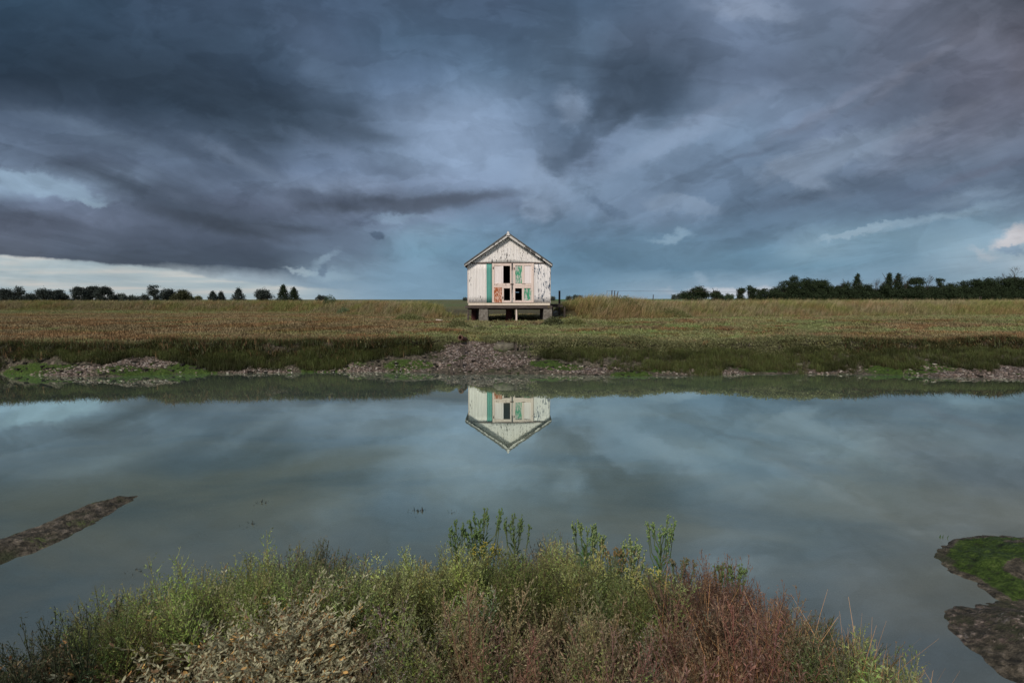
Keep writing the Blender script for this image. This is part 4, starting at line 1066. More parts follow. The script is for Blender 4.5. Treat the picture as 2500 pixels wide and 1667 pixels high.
# tall grass on the sea wall
OLIVE, STRAW, RUSSET = A(.17, .165, .07), A(.36, .285, .16), A(.17, .10, .062)
def tall_grass():
    V1 = [blades(.62, 11, .020, .35, A(.13, .085, .05), A(.33, .29, .15), .22) for _ in range(7)] + \
         [blades(.70, 9, .018, .4, A(.12, .10, .05), A(.24, .25, .10), .2) for _ in range(5)] + \
         [blades(.8, 6, .014, .3, A(.2, .13, .08), A(.50, .40, .25), .3) for _ in range(3)]
    n = 52000
    u = rng.uniform(-1, 1, n); X = u*58; b = interp(X, BASE)
    Y = b + rng.uniform(-.7, 6.0, n)**1.0 + .5*(fbm(X*.6, X*0+5, 9, 3)-.5)
    ok = ((X < -2.75) | (X > 2.7)) & (np.abs(X) < Y*1.03+1)
    ok &= ~((X > -4.4) & (X < -2.6) & (Y > b+2.2))
    ok &= ~((X > 1.8) & (X < 3.6) & (Y > 28.5) & (Y < 30.2))
    X, Y, b = X[ok], Y[ok], b[ok]; Z = H(X, Y)
    t = Y-b; near = sstep(t, -.8, 1.2)
    patch = fbm(X*.35, Y*.6, 61, 4); p2 = fbm(X*1.1, Y*1.1, 62, 3)
    tint = np.ones((len(X), 3))
    g_ = sstep(patch, .45, .62)[:, None]; tint = tint*(1-g_) + g_*A(.84, .95, .66)
    r_ = (sstep(p2, .52, .68))[:, None]*.7; tint = tint*(1-r_) + r_*A(1.0, .80, .70)
    s = .42+.42*near + .16*(patch-.5) ; s *= np.interp(X, [-40, -8, -5, -3, 3, 4.5, 6.5, 9, 40], [.90, .92, .95, .70, .8, 1.45, 1.35, 1.05, 1.0])
    keep = rng.random(len(X)) < np.interp(Y, [28, 50], [1, .8])
    X, Y, Z, tint, s = X[keep], Y[keep], Z[keep], tint[keep], s[keep]
    idx = rng.integers(0, len(V1), len(X))
    V, Q, T = merge(V1, idx, np.stack([X, Y, Z-.02], 1), rng.uniform(0, 6.28, len(X))*0+rng.normal(size=len(X))*.7, s*rng.uniform(.8, 1.15, len(X)), tint*(1+rng.normal(size=(len(X), 1))*.18))
    o = link('tall_grass', quad_mesh('tall_grass', V, Q, T), 'dry_leaf')
    tag(o, 'tall straw and olive coloured grass covering the bank behind the hut', 'grass', kind='stuff')
tall_grass()
# bushes at the foot of the grassy bank
def low_bush(px, py, w, h, label, c1=A(.10, .11, .035), c2=A(.19, .19, .075), n=1800, group='low leafy bushes at the foot of the grassy bank', z=1.17, name='low_bush'):
    p = at_z(px, py, z); V, Q, T = cushion(w, h, n, .085, .045, c1, c2)
    V[:, 1] *= .6
    o = link(name, quad_mesh(name, V, Q, T), 'leaf'); o.location = (p[0], p[1], float(H(p[0], p[1]))-.02); tag(o, label, 'bush', group); return o
low_bush(1520, 777, 1.1, .75, 'broad green bush in the grassy bank, nearest right of the hut')
low_bush(1635, 778, 1.3, .55, 'wide low dark bush at the foot of the grassy bank, farthest right of the hut')
low_bush(1400, 790, .7, .32, 'small dark bush beside the concrete pier on the right')
low_bush(1350, 790, .55, .42, 'dark tangled bush against the right hand concrete pier', A(.05, .06, .025), A(.11, .12, .05), 1200)
low_bush(1118, 792, .6, .38, 'grey green bush before the thin timber prop at the hut left corner', A(.09, .10, .04), A(.18, .18, .075), 1200)
low_bush(1175, 794, .35, .2, 'little weed at the foot of the wide concrete pier', A(.09, .10, .04), A(.18, .18, .075), 500)
low_bush(807, 764, .75, .95, 'dark green bush standing in the tall grass left of the hut', A(.035, .06, .025), A(.07, .11, .05), 1500)
low_bush(840, 768, .6, .5, 'blue green low bush just right of the dark bush left of the hut', A(.09, .13, .06), A(.16, .20, .10), 900)
low_bush(1000, 783, .9, .35, 'olive bush at the foot of the bank midway between the dark bush and the hut')

# marsh turf: several kinds of low plants in patches
def marsh():
    n = 125000
    v = rng.random(n)**.75; Y = 17.4 + v*34; X = rng.uniform(-1, 1, n)*(Y*1.0+.8)
    e = interp(X, EDGE); b = interp(X, BASE)
    e = e + .42*(fbm(X*1.1, X*0+3, 8, 5)-.5)*1.6; ok = (Y > e-.05) & (Y < b+.9)
    X, Y, e, b = X[ok], Y[ok], e[ok], b[ok]
    under = (np.abs(X+.1) < 2.1) & (Y > 26.9) & (Y < 33); bare = (np.exp(-((Y-24.6-.3*np.sin(X*.3))/.32)**2)*(np.abs(X+.6) < 3.4) > .4) | ((np.abs(X) < 1.2) & (Y > 26.3) & (Y < 28.2))
    Z = H(X, Y)-.01
    # image position of each spot in the photograph's own zones, expressed in metres
    p = fbm(X*.30, Y*.75, 71, 4); q = fbm(X*.8, Y*1.6, 72, 4)
    t = Y-e                                     # distance behind the edge
    left = sstep(-X, 2.5, 6)
    right = sstep(X, 7, 11)
    brown = left*sstep(t, .5, 1.4)*(1-sstep(Y, 36, 41)) + right*(sstep(t, .1, .5)*(1-sstep(t, 3.2, 4.5))) + .6*left*sstep(p, .5, .6)
    brown = np.maximum(brown, sstep(p, .56, .64)*.8*(Y > 20.5))
    brown = .12 + brown*.72 + (q-.5)*1.5 + (fbm(X*.16, Y*1.2, 77, 3)-.5)*1.2
    isb = brown > .5
    lush = (~isb) & (q > .44)
    B = [blades(.10, 12, .024, .9, A(.11, .08, .046), A(.29, .225, .12), .15, 2, .07) for _ in range(6)]
    Gc = [cushion(.15, .09, 34, .034, .022, A(.15, .15, .06), A(.34, .325, .165)) for _ in range(6)]
    Ol = [blades(.09, 12, .024, .8, A(.11, .10, .045), A(.28, .25, .12), .1, 2, .07) for _ in range(5)]
    def put(name, m, vs, s0, s1, lab, cat, tc=None):
        m = m & ~under & ~(bare & (rng.random(len(X)) > .12))
        tn = np.ones((m.sum(), 3)); red = sstep(fbm(X[m]*.7, Y[m]*1.4, 75, 3), .48, .62)[:, None]
        tn = tn*(1-red*.8) + red*.8*(tc if tc is not None else A(1, 1, 1))
        tn = tn*(.72+.62*fbm(X[m]*.22, Y[m]*.8, 78, 4))[:, None]*np.array([1.0, 1.0, 1.0]); gp = sstep(fbm(X[m]*.4+40, Y[m]*1.1, 79, 3), .55, .66)[:, None]*.6; tn = tn*(1-gp)+gp*tn*A(.85, 1.12, .85)
        k = np.interp(Y[m], [17, 30, 50], [1, 1.35, 2.0])
        o = scatter(name, 'dry_leaf', vs, X[m], Y[m], Z[m], s0, s1, tn*1.0)
        tag(o, lab, cat, kind='stuff')
    put('red_brown_turf', isb, B, .8, 1.5, 'red brown short salt marsh turf across the far bank', 'marsh grass', A(1.0, .76, .66))
    put('succulent_mat', lush, Gc, .8, 1.45, 'yellow green mat of small fleshy leaves on the marsh in front of the hut', 'ground cover', A(.85, 1.0, .9))
    put('olive_turf', (~isb) & (~lush), Ol, .8, 1.5, 'olive green short turf between the mats on the far bank', 'turf', A(.8, .7, .5))
    m = under & (Y < 33) & (rng.random(len(X)) > .25) & ~((Y < 29.0))
    o = scatter('shaded_grass', 'leaf', Ol, X[m], Y[m], Z[m], 1.2, 2.2); tag(o, 'green grass growing beneath the raised hut', 'grass', kind='stuff')
marsh()
# plants hanging over the edge of the bank and the green spiky fringe below it
def fringe():
    n = 5200; X = rng.uniform(-19.5, 21.5, n); e = interp(X, EDGE)
    wob = .42*(fbm(X*1.1, X*0+3, 8, 5)-.5)*2
    Y = e + wob*.8 + rng.normal(size=n)*.13 - .03; Z = H(X, Y)-.03
    lush = (X > -2.8) & (X < 11)
    ov = [cushion(.17, .17, 70, .034, .020, A(.10, .105, .04), A(.24, .235, .115)) for _ in range(5)]
    ov2 = [blades(.20, 16, .014, 1.3, A(.05, .055, .022), A(.11, .125, .045), .0, 3, .06) for _ in range(5)]
    ov3 = [blades(.20, 16, .014, 1.3, A(.09, .055, .03), A(.19, .115, .055), .0, 3, .06) for _ in range(5)]
    gap = (np.abs(X+1.45) < .35) | ((X > -2.4) & (X < .7) & (Y < e + wob*.8 - .02))
    m = lush & ~gap
    tag(scatter('overhanging_mat', 'leaf', ov, X[m], Y[m], Z[m]-.0, .75, 1.35), 'pale green fleshy mat overhanging the edge of the far bank', 'ground cover', kind='stuff')
    m = (~lush) & (rng.random(n) < .55)
    tag(scatter('edge_grass', 'leaf', ov2, X[m], Y[m]-.05, Z[m], .7, 1.4), 'dark green tufts along the edge of the far bank', 'grass', kind='stuff')
    m = (~lush) & (rng.random(n) < .5)
    tag(scatter('russet_edge_grass', 'dry_leaf', ov3, X[m], Y[m]+.05, Z[m], .7, 1.7), 'russet drooping grass along the top of the far bank', 'grass', kind='stuff')
    # fringe of glasswort and cordgrass on the slope
    n = 30000; X = rng.uniform(-19.5, 21.5, n); e = interp(X, EDGE); sh = interp(X, SHORE)
    xs = X
    dens = (.45+.9*sstep(fbm(X*.55, X*0, 86, 3), .38, .6))*np.interp(xs, [-20, -15.5, -14, -12.6, -11.2, -9.6, -8, -4.4, -3.6, -2.6, -2.3, .8, 1.3, 2.3, 20], [.55, .35, .5, .75, .35, .95, 1, 1, .5, .25, .0, .0, .6, 1, 1])
    ext = np.interp(xs, [-20, -13, -10, -5, -4, -2, 1.2, 2.5, 6, 12, 20], [.30, .35, .62, .58, .3, .15, .2, .62, .72, .66, .8])
    ext = ext*(.30+1.55*fbm(X*.9, X*0, 81, 4))
    wb = .42*(fbm(X*1.1, X*0+3, 8, 5)-.5)*1.6; f = rng.random(n); Y = e + wb - .02 - f*ext*(e+wb-sh)
    ok = rng.random(n) < dens*(1-.45*f)*(.35+1.3*sstep(fbm(X*1.5, Y*3, 83, 3), .34, .55))
    X, Y, f = X[ok], Y[ok], f[ok]; Z = H(X, Y)-.015
    sp = [blades(.24, 15, .0085, .45, A(.04, .045, .015), A(.105, .125, .036), .0, 3, .035) for _ in range(8)]
    sp += [blades(.21, 15, .0085, .45, A(.045, .042, .018), A(.125, .11, .042), .0, 3, .035) for _ in range(3)]
    tn = np.ones((len(X), 3)); dk = sstep(fbm(X*.9, Y*2, 85, 3), .5, .65)[:, None]; tn = tn*(1-dk*.45)
    tag(scatter('marsh_fringe', 'leaf', sp, X, Y, Z, .6, 1.25, tn), 'green spiky fringe of marsh plants on the slope of the far bank', 'marsh plants', kind='stuff')
fringe()
# algae tufts and pebbles for relief on the mud
def pebbles():
    n = 12000; X = rng.uniform(-17, 19, n); sh = interp(X, SHORE); e = interp(X, EDGE); f = rng.random(n)**1.1; Y = sh + f*(e-sh)*.95
    K = np.zeros(n)
    for px, py, rx, ry, kind, a in PATCH:
        if kind == 'r': p = hit(px, py); K = np.maximum(K, blob(X, Y, p[0], p[1], rx*1.15, ry*1.2, a))
    ok = (K > .05*rng.random(n)) | (rng.random(n) < .04); X, Y = X[ok], Y[ok]; Z = H(X, Y)-.008
    vs = []
    for _ in range(6):
        V = np.array([(x, y, z) for x in (-1, 1) for y in (-1, 1) for z in (-1, 1)], float)*np.array([.026, .019, .010])*(1+rng.uniform(-.3, .3, (8, 3)))
        Q = np.array([(0, 1, 3, 2), (4, 6, 7, 5), (0, 4, 5, 1), (2, 3, 7, 6), (0, 2, 6, 4), (1, 5, 7, 3)])
        vs.append((V, Q, np.ones((8, 3))))
    c = np.array([[.20, .15, .125], [.29, .225, .19], [.12, .09, .07], [.37, .33, .29], [.07, .058, .045]])[rng.integers(0, 5, len(X))]
    tag(scatter('shingle', 'dry_leaf', vs, X, Y, Z, .5, 1.5, c), 'pinkish shells and pebbles strewn on the mud of the far shore', 'shingle', kind='stuff')
    # dark clods of mud
    n = 900; X = rng.uniform(-17, 19, n); sh = interp(X, SHORE); e = interp(X, EDGE); f = rng.random(n); Y = sh+.05+f*(e-sh)*.9; Z = H(X, Y)
    c = np.array([[.03, .028, .022], [.05, .05, .035], [.02, .018, .015], [.035, .05, .015]])[rng.integers(0, 4, n)]
    tag(scatter('mud_clods', 'dry_leaf', vs, X, Y, Z-.02, 1.2, 3.0, c), 'dark clods of mud and weed on the far shore', 'mud clods', kind='stuff')
pebbles()

# ------------------------------------------------------------ near bank
GRN = A(.225, .30, .075); YGR = A(.37, .43, .125); DGR = A(.11, .17, .055); PUR = A(.185, .135, .08); PNK = A(.225, .205, .105); GRY = A(.27, .32, .19)
GSTEM = A(.16, .15, .07); PSTEM = A(.17, .085, .06)
def sprigs(leafcol, tip, stem, n=6, h=.42, **k):
    return [feathery(h*rng.uniform(.85, 1.15), k.get('nb', 22), k.get('bl', .15), R(k.get('up', 42)), k.get('ll', .0135), k.get('lw', .0040), k.get('nl', 22), stem, leafcol, tip, start=k.get('start', .25)) for _ in range(n)]
S_GRN = sprigs(GRN, A(.20, .19, .09), GSTEM); S_DGR = sprigs(DGR, A(.16, .12, .09), A(.10, .09, .05))
S_YGR = sprigs(YGR, A(.34, .36, .17), GSTEM); S_PUR = sprigs(PUR, A(.24, .145, .10), PSTEM, lw=.0034); S_PNK = sprigs(PNK, A(.29, .23, .13), A(.16, .11, .06))
S_GRY = sprigs(GRY, A(.28, .22, .20), A(.2, .12, .1))
S_GLW = [feathery(.36*rng.uniform(.85, 1.1), 12, .12, R(66), .020, .0052, 9, A(.05, .06, .03), A(.06, .085, .035), A(.09, .085, .045), start=.15, top_leaf=12) for _ in range(6)]
S_PSL = [purslane(.26, 5, (A(.43, .41, .26), A(.56, .34, .12), A(.24, .15, .08))) for _ in range(8)]
S_PSB = [purslane(.22, 6, (A(.15, .12, .065), A(.34, .17, .07), A(.12, .14, .06))) for _ in range(6)]
S_DRY = [blades(.50, 8, .0042, .9, A(.28, .12, .05), A(.55, .30, .13), .15, 5, .03) for _ in range(6)]
S_LOW = [cushion(.07, .07, 60, .022, .006, A(.09, .07, .035), A(.20, .14, .08)) for _ in range(4)]
def to_px(X, Y, Z):
    c, s = math.cos(PIT), math.sin(PIT); zc = Z-CH
    d = Y*c - zc*s; u = Y*s + zc*c; return 1250+F*X/d, 833.5-F*u/d
OUTP = [(-400, 1640), (0, 1570), (150, 1510), (300, 1440), (500, 1385), (640, 1345), (760, 1330), (860, 1372), (1000, 1358), (1100, 1322), (1250, 1322), (1360, 1318), (1500, 1345), (1600, 1382), (1700, 1410), (1750, 1412),
        (1800, 1450), (1900, 1500), (2000, 1510), (2080, 1560), (2150, 1620), (2230, 1640), (2290, 1700), (2500, 1900)]
def near_bank():
    n = 7200
    X = rng.uniform(-3.6, 2.7, n); Y = rng.uniform(1.15, 3.9, n)
    ok = Y < interp(X, NEAR)+.02; X, Y = X[ok], Y[ok]; Z = H(X, Y)
    hh = .43; px, py = to_px(X, Y, Z+hh)             # where the top of a full sprig would show
    lim = interp(px, OUTP) + 40*(fbm(px/60, py/60, 91, 3)-.5)
    # height available before the plant would stand higher than the hummock line
    s = np.ones(len(X))
    for _ in range(12):
        px, py = to_px(X, Y, Z+hh*s); s = np.where(py < lim, s*.9, s)
    ok = s > .22; X, Y, Z, s, px, py, lim = [a[ok] for a in (X, Y, Z, s, px, py, lim)]
    lay = lim  # keep
    nc = 205; cx = rng.uniform(-3.6, 2.7, nc); cy = rng.uniform(1.2, 3.9, nc); cR = rng.uniform(.15, .30, nc); ct = rng.normal(size=nc)
    dd = np.hypot(X[:, None]-cx, Y[:, None]-cy)/cR; ci = dd.argmin(1); dm = dd[np.arange(len(X)), ci]
    ox, oy = X-cx[ci], Y-cy[ci]; lean0 = np.stack([ox, oy], 1)/np.maximum(np.hypot(ox, oy), .02)[:, None]*np.clip(dm, 0, 1.3)[:, None]*.42
    s = s*(1.20 - .50*np.clip(dm, 0, 1.3)**2*.8)*(1+.10*np.clip(ct, -1.5, 1.5)[ci]); ctone = 1+.32*ct[ci]
    for _ in range(10):
        qx, qy = to_px(X, Y, Z+hh*s*1.02); s = np.where(qy < lim-8, s*.93, s)
    ccz = H(cx, cy)+.35; cpx, cpy = to_px(cx, cy, ccz); mixc = .7
    d = py-lim
    q = fbm(cx*2.6, cy*2.6, 93, 3)[ci]; q2 = fbm(cx*6, cy*6, 94, 3)[ci]*.6+.4*fbm(X*6, Y*6, 94, 3); r = rng.random(nc)[ci]*.8+.2*rng.random(len(X)); d = .5*d + .5*(cpy[ci]-lim)
    sp = np.full(len(X), 'grn', dtype=object)
    jx = px + 160*(q2-.5)
    sp[(jx > 900) & (jx < 1150) & (d < 190)] = 'ygr'
    sp[(jx > 1350) & (jx < 1620) & (d < 110)] = 'ygr'
    sp[(jx > 1130) & (jx < 1360) & (d < 80)] = 'grn'
    sp[(d > 150) & (jx > 850)] = 'gry'
    sp[(d > 190) & (q > .50) & (jx > 850)] = 'pnk'; sp[(d > 150) & (jx > 850) & (r > .72)] = 'grn'
    sp[(q2 > .58) & (d > 60) & (jx > 880)] = 'pnk'
    sp[(jx > 1620)] = 'pur'; sp[(jx > 1640) & (r < .42)] = 'dgr'; sp[(jx > 1640) & (q > .60)] = 'gry'
    sp[(jx > 1900) & (jx < 2110) & (d < 90)] = 'dgr'; sp[(jx > 2090)] = 'grn'
    sp[(d > 230) & (jx > 1100) & (r < .3)] = 'pur'
    sp[(jx < 240)] = 'glw'; sp[(jx >= 240) & (jx < 420) & (r < .3)] = 'dgr'
    sp[(jx > 680) & (jx < 850) & (d < 80) & (r < .6)] = 'dgr'
    # purslane clump at the left
    top = np.interp(px, [-100, 100, 250, 400, 600, 680, 820, 870], [1640, 1590, 1530, 1490, 1450, 1420, 1440, 1560])
    ps = (py > top+40*(q2-.5)) & (px < 860)
    sp[ps] = 'psl'; sp[ps & (px < 330)] = 'psb'; sp[ps & (py > 1600) & (q > .5)] = 'psb'
    table = {'grn': (S_GRN, 'sea_blite', 'leaf', 'green feathery sea-blite thicket along the water side of the near bank', 'sea-blite', 1.0),
             'ygr': (S_YGR, 'pale_sea_blite', 'leaf', 'pale yellow green feathery sea-blite in the middle of the near bank', 'sea-blite', 1.0),
             'dgr': (S_DGR, 'dark_sea_blite', 'leaf', 'dark green sea-blite at the right end and on the left hummock of the near bank', 'sea-blite', 1.0),
             'gry': (S_GRY, 'grey_sea_blite', 'leaf', 'grey green low sprigs in front of the green thicket', 'sea-blite', .8),
             'pnk': (S_PNK, 'pink_sea_blite', 'leaf', 'pinkish faded sprigs low in the middle foreground', 'sea-blite', .8),
             'pur': (S_PUR, 'purple_sea_blite', 'leaf', 'purple red sea-blite on the right part of the near bank', 'sea-blite', 1.0),
             'glw': (S_GLW, 'glasswort', 'leaf', 'dark green fleshy glasswort spikes at the left end of the near bank', 'glasswort', 1.2)}
    for k, (vs, nm, mt, lab, cat, sc) in table.items():
        m = sp == k
        if m.sum() == 0: continue
        ss = s[m]*sc*rng.uniform(.8, 1.08, m.sum())
        tone = np.clip(ctone[m], .55, 1.6)
        idx = rng.integers(0, len(vs), m.sum())
        V, Q, T = merge(vs, idx, np.stack([X[m], Y[m], Z[m]-.02], 1), rng.uniform(0, 6.28, m.sum()), ss, tone[:, None]*(1+rng.normal(size=(m.sum(), 3))*.07), lean0[m] + rng.normal(size=(m.sum(), 2))*.10)
        tag(link(nm, quad_mesh(nm, V, Q, T), mt), lab, cat, kind='stuff')
    # purslane, dense
    n = 2600; X = rng.uniform(-2.4, -.4, n); Y = rng.uniform(1.22, 2.9, n); Z = H(X, Y)
    for _ in range(1):
        mound = .19 + .18*np.exp(-(((X+.95)/.45)**2+((Y-2.35)/.35)**2)) + .05*(fbm(X*4, Y*4, 99, 3)-.5)
    px, py = to_px(X, Y, Z+mound)
    top = np.interp(px, [-100, 100, 250, 400, 600, 680, 820, 870], [1640, 1590, 1520, 1482, 1440, 1405, 1425, 1560]) + 25*(fbm(px/50, py/50, 92, 3)-.5)
    q = fbm(X*3, Y*3, 96, 3)
    ok = (py > top) & (px < 850+60*(q-.5)) & (Y < interp(X, NEAR)-.15)
    X, Y, Z, mound, px, py, q = [a[ok] for a in (X, Y, Z, mound, px, py, q)]
    br = (px < 340+150*(q-.5)) | ((py > 1600) & (q > .52))
    for m, vs, nm, lab in ((~br, S_PSL, 'sea_purslane', 'silvery grey oval leaved sea purslane clump at the lower left'), (br, S_PSB, 'brown_sea_purslane', 'browned sea purslane with reddish leaves at the lower left corner')):
        k = m.sum(); lev = rng.uniform(.35, 1, k)
        idx = rng.integers(0, len(vs), k); ln = rng.normal(size=(k, 2))*.35 + np.array([.25, -.1])
        V, Q, T = merge(vs, idx, np.stack([X[m], Y[m], Z[m]+mound[m]*lev-.2], 1), rng.uniform(0, 6.28, k), rng.uniform(.75, 1.15, k), np.ones((k, 3))*(1+rng.normal(size=(k, 1))*.18), ln)
        tag(link(nm, quad_mesh(nm, V, Q, T), 'leaf'), lab, 'sea purslane', kind='stuff')
    # dry orange grass, right
    n = 260; X = rng.uniform(.70, 1.7, n); Y = rng.uniform(1.3, 2.6, n); ok = (Y < interp(X, NEAR)-.05)
    X, Y = X[ok], Y[ok]; Z = H(X, Y)
    tag(scatter('dry_grass', 'dry_leaf', S_DRY, X, Y, Z, .55, 1.05), 'thin rust orange dry grass stalks among the purple plants', 'grass', kind='stuff')
    # low litter everywhere
    n = 5000; X = rng.uniform(-2.9, 2.3, n); Y = rng.uniform(1.2, 3.8, n); ok = (Y < interp(X, NEAR)-.1); X, Y = X[ok], Y[ok]
    tag(scatter('ground_litter', 'dry_leaf', S_LOW, X, Y, H(X, Y), .8, 2.0), 'brown low litter of stems and leaves under the near plants', 'ground cover', kind='stuff')
near_bank()

# countable bushes of the near bank
def sprig_bush(px, py, zt, w, vs, n, label, name='sea_blite_bush', cat='bush', group=None, sc=1.0):
    """px, py: the middle of the bush's top in the photograph, zt its height above the water"""
    p = at_z(px, py, zt); zg = float(H(p[0], p[1])); h = zt-zg
    a = rng.uniform(0, 6.28, n); q = np.sqrt(rng.random(n))
    X = .35*w*q*np.cos(a); Y = .35*w*q*np.sin(a); lean = np.stack([np.cos(a), np.sin(a)], 1)*(q*.42*w/h)[:, None]
    s = np.stack([np.full(n, sc), (h/.42)*(1-.28*q*q)*rng.uniform(.86, 1.05, n)], 1)
    V, Q, T = merge(vs, rng.integers(0, len(vs), n), np.stack([X, Y, np.zeros(n)], 1), rng.uniform(0, 6.28, n), s, np.ones((n, 3))*(1+rng.normal(size=(n, 1))*.14), lean)
    o = link(name, quad_mesh(name, V, Q, T), 'leaf'); o.location = (p[0], p[1], zg-.02)
    return tag(o, label, cat, group)
GB = 'separate bushes on the near bank'
sprig_bush(1690, 1400, .64, .34, S_PUR, 70, 'brownish purple bush at the left foot of the upright purple bush', group=GB)
sprig_bush(1865, 1460, .60, .36, S_PUR, 80, 'reddish brown bush between the upright purple bush and the dark green right hand bush', group=GB)
sprig_bush(1930, 1560, .55, .34, S_GRY, 60, 'grey brown bush in front of the dark green right hand bush', group=GB)
sprig_bush(2070, 1565, .52, .30, S_DGR, 60, 'low dark bush just left of the fresh green tuft at the right tip', group=GB)
sprig_bush(560, 1405, .52, .36, S_GRN, 70, 'green bush on the sloping left part of the near bank', group=GB)
sprig_bush(1085, 1445, .58, .34, S_YGR, 60, 'bright lime green feathery bush in the front middle, below the sea asters', group=GB)
sprig_bush(1300, 1375, .66, .40, S_PNK, 90, 'pink brown feathery bush right of the middle, between green bushes', group=GB)
sprig_bush(1000, 1392, .62, .44, S_YGR, 120, 'big pale yellow green bush left of the middle', group=GB)
sprig_bush(770, 1330, .62, .36, S_DGR, 70, 'dark topped green hummock bush reaching out over the water on the left', group=GB)
sprig_bush(700, 1368, .56, .36, S_GRN, 80, 'olive green bush on the left shoulder of the dark topped hummock', group=GB)
sprig_bush(1370, 1322, .60, .36, S_DGR, 70, 'dark olive bush with reddish tips against the water in the middle', group=GB)
sprig_bush(1770, 1385, .66, .30, S_PUR, 70, 'upright purple red bush with pointed tips at the right', group=GB)
sprig_bush(1990, 1515, .55, .34, S_DGR, 80, 'dark green bush near the right end of the near bank', group=GB)
sprig_bush(2155, 1600, .52, .22, sprigs(A(.16, .26, .06), A(.2, .3, .08), GSTEM, 4), 40, 'fresh bright green tuft at the right tip of the near bank', group=GB)
sprig_bush(1530, 1395, .64, .38, S_YGR, 80, 'light green bush below the pale budded sea aster', group=GB)
sprig_bush(1120, 1340, .62, .36, S_GRN, 70, 'green bush behind the leftmost sea asters', group=GB)
sprig_bush(1918, 1415, .62, .07, S_PUR, 3, 'single tall reddish plume standing above the dark bush at the right', name='red_plume', cat='plant', sc=.8)
sprig_bush(2182, 1560, .52, .06, S_PUR, 2, 'thin dark red plume at the right tip of the near bank', name='red_plume', cat='plant', sc=.7)
sprig_bush(1230, 1560, .62, .16, S_PUR, 10, 'small magenta pink plume low in the middle foreground', name='pink_plume', cat='plant', sc=.8)
sprig_bush(1375, 1560, .66, .18, [ (V, Q, np.clip(T*A(1.15, .75, 1.5), 0, 1)) for V, Q, T in S_PUR], 14, 'violet plume low in the foreground right of the middle', name='violet_plume', cat='plant', sc=.8)

# sea asters
def aster(px, top_py, base_py, zt, label, buds=A(.34, .36, .16), col=A(.085, .15, .05), spread=.22, forks=9, yellow=False, group='tall sea asters rising above the near bank'):
    p = at_z(px, top_py, zt); Y = p[1]; zb = max(at_y(px, base_py, Y)[2]-.15, .15); h = zt-zb; r = rng
    t = tag(empty('sea_aster', (p[0], Y, zb)), label, 'plant', group)
    m = MB(); lean = r.normal()*.03
    sp = [(lean*f*h + .004*math.sin(f*9), .01*math.sin(f*5), h*f) for f in np.linspace(0, .80, 7)]
    m.tube(sp, list(np.linspace(.0075, .0045, 7)), 6)
    heads = []
    W_ = h*spread
    for k in range(forks):
        f = .46 + .34*(k/(forks-1)); a = k*2.4+r.uniform(-.3, .3)
        b = Vector((lean*f*h, 0, h*f)); out = Vector((math.cos(a), math.sin(a)*.8, 0)); L = h*(1.0-f)*r.uniform(.82, 1.05); ww = W_*r.uniform(.6, 1.0)*(.55+.6*(1-(f-.46)/.34))*.62
        e = b + out*ww + Vector((0, 0, L)); mid = b + out*ww*.75 + Vector((0, 0, L*.4))
        m.tube([b, mid, e], [.0038, .0030, .0022], 5); tips = []; heads.append(tips)
        for j in range(9):
            g_ = r.uniform(.3, .97); bb = mid.lerp(e, g_); a2 = a + r.uniform(-1.6, 1.6)
            ee = bb + Vector((math.cos(a2)*.012, math.sin(a2)*.012, h*r.uniform(.025, .065)))
            m.tube([bb, ee], [.0022, .0017], 4); tips.append(ee)
        tips.append(e)
    st = m.build('stem', None, t); st.data.materials.clear(); st.data.materials.append(MATS['aster_stem'])
    # lance shaped leaves
    vb = VB()
    for k in range(110):
        f = r.uniform(.08, .95); a = r.uniform(0, 6.28); b = A(lean*f*h, 0, h*f) if f < .5 else A(lean*f*h+math.cos(a)*W_*.3*(f-.4), math.sin(a)*W_*.3*(f-.4), h*f)
        L = h*(.20*(1-f)+.05)*r.uniform(.6, 1.2); d = A(math.cos(a), math.sin(a), 0); tt = np.linspace(0, 1, 6)[:, None]
        P = b + d*L*tt*.62 + A(0, 0, 1)*L*(.85*tt-.55*tt*tt)
        w = max(L*.085, .0028)*np.array([.3, .9, 1, .8, .45, .05]); s = unit(np.cross(d, A(0, 0, 1)))
        vb.add(*ribbon(P, w, s), col*(1+r.normal()*.2)*A(1, 1, .95))
    V, Q, T = vb.get(); link('leaves', quad_mesh('leaves', V, Q, T), 'leaf', t)
    # buds: one head to each fork
    for tips in heads:
        vb = VB()
        for e in tips:
            for j in range(2):
                c = A(*e) + r.normal(size=3)*A(.0045, .0045, .003); s = r.uniform(.0032, .0050)
                for z0, z1, r0, r1, cc in ((-1.4, .2, .5, 1.0, col*1.5), (.2, 1.1, 1.0, .55, buds)):
                    aa = np.arange(5)*2*math.pi/5
                    lo = np.stack([np.cos(aa)*r0*s, np.sin(aa)*r0*s, np.full(5, z0*s)], 1)+c; hi = np.stack([np.cos(aa)*r1*s, np.sin(aa)*r1*s, np.full(5, z1*s)], 1)+c
                    vb.add(np.concatenate([lo, hi]), np.array([(i, (i+1) % 5, 5+(i+1) % 5, 5+i) for i in range(5)]), cc)
                vb.add(np.stack([c+A(-.55*s, -.55*s, 1.1*s), c+A(.55*s, -.55*s, 1.1*s), c+A(.55*s, .55*s, 1.2*s), c+A(-.55*s, .55*s, 1.1*s)]), np.array([(0, 1, 2, 3)]), buds)
        V, Q, T = vb.get(); link('flower_head', quad_mesh('flower_head', V, Q, T), 'leaf', t)
    return t
@material('aster_stem')
def _(g):
    n = g.noise(g.obj(), 12, 3); g.out(g.bsdf(g.mix(n, (.06, .085, .035, 1), (.12, .15, .06, 1)), .6))
GBUD = A(.16, .24, .08); PBUD = A(.27, .34, .13); YBUD = A(.45, .36, .06)
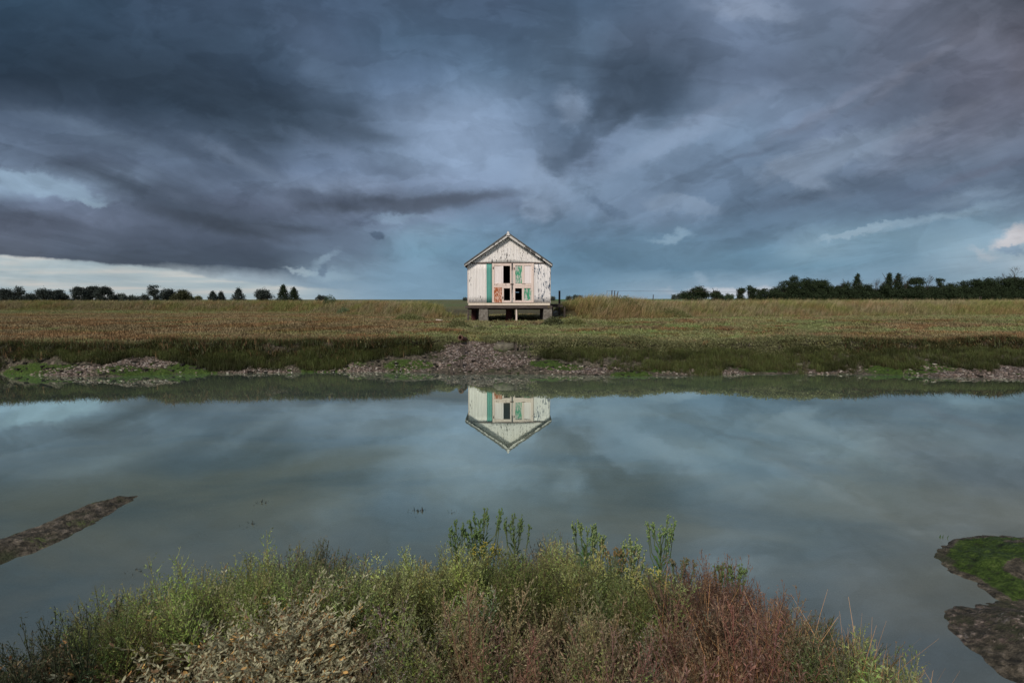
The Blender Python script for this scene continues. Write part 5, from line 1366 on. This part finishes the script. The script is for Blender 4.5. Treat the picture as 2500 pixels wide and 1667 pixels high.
aster(1106, 1284, 1480, .80, 'slender green sea aster with two forks, leftmost of the tall ones', GBUD, spread=.16, forks=7)
aster(1150, 1298, 1500, .76, 'shorter sea aster tucked against the left side of the tallest one', GBUD, spread=.16, forks=6)
aster(1184, 1259, 1500, .86, 'tallest and widest sea aster, second tall plume from the left', GBUD, spread=.34, forks=12)
aster(1255, 1271, 1500, .84, 'sea aster with a dark trunk standing third from the left', GBUD, A(.07, .115, .05), spread=.22, forks=9)
aster(1422, 1281, 1500, .84, 'sea aster with cream buds, left one of the close pair right of the middle', PBUD, A(.10, .19, .06), spread=.24, forks=10)
aster(1457, 1314, 1500, .78, 'lower sea aster, right one of the close pair right of the middle', PBUD, A(.10, .19, .06), spread=.15, forks=7)
aster(1535, 1332, 1530, .76, 'sea aster with many pale yellow buds between the close pair and the tall right one', A(.36, .42, .17), A(.11, .20, .06), spread=.24, forks=10)
aster(1612, 1284, 1520, .84, 'tall bright green sea aster with a black stem, rightmost of the tall ones', PBUD, A(.10, .21, .06), spread=.26, forks=11)
aster(1664, 1368, 1500, .70, 'small dark sea aster with brown heads right of the tall black stemmed one', A(.20, .17, .10), A(.09, .10, .05), spread=.3, forks=6)
aster(1500, 1345, 1500, .74, 'brownish withered sea aster left of the pale yellow budded one', A(.26, .17, .07), A(.14, .11, .05), spread=.22, forks=8)
aster(1180, 1335, 1480, .74, 'low sea aster with bright yellow flowers in front of the tallest one', YBUD, spread=.3, forks=9)
aster(1575, 1400, 1560, .70, 'bushy sea aster with yellow flowers below the tall black stemmed one', A(.55, .50, .14), A(.12, .20, .06), spread=.42, forks=13)
aster(1800, 1390, 1520, .64, 'dark sea aster heads at the right side of the purple bush', GBUD, A(.08, .11, .05), spread=.2, forks=6)
aster(1757, 1385, 1520, .64, 'single green sea aster head at the left side of the purple bush', GBUD, spread=.12, forks=5)

# submerged weed tufts
def weed(px, py, s, label):
    s = s*1.25; p = at_z(px, py, 0.0); V, Q, T = cushion(s, s*.5, 160, s*.35, s*.10, A(.02, .022, .02), A(.05, .05, .04))
    o = link('water_weed', quad_mesh('water_weed', V, Q, T), 'leaf'); o.location = (p[0], p[1], -s*.5-.012)
    tag(o, label, 'water weed', 'dark weed tufts just under the water')
weed(635, 1228, .11, 'dark weed tuft under the water, farthest of the left ones')
weed(610, 1280, .13, 'dark weed tuft under the water below the farthest left one')
weed(336, 1393, .10, 'dark weed tuft under the water nearest the left end of the bank')
weed(1018, 1248, .15, 'dark weed tuft under the water left of the sea asters, larger of two')
weed(1100, 1249, .09, 'small faint weed tuft under the water behind the leftmost sea aster')
weed(485, 1305, .08, 'faint weed tuft under the water between the mud ridge and the bank')
V, Q, T = spikes(.055, 7, A(.05, .10, .02)); o = link('green_sprout', quad_mesh('green_sprout', V, Q, T), 'leaf')
p = at_z(2303, 1312, .0); o.location = (p[0], p[1], -.02); tag(o, 'tiny green sprout sticking out of the water beside the green algae bank', 'plant')
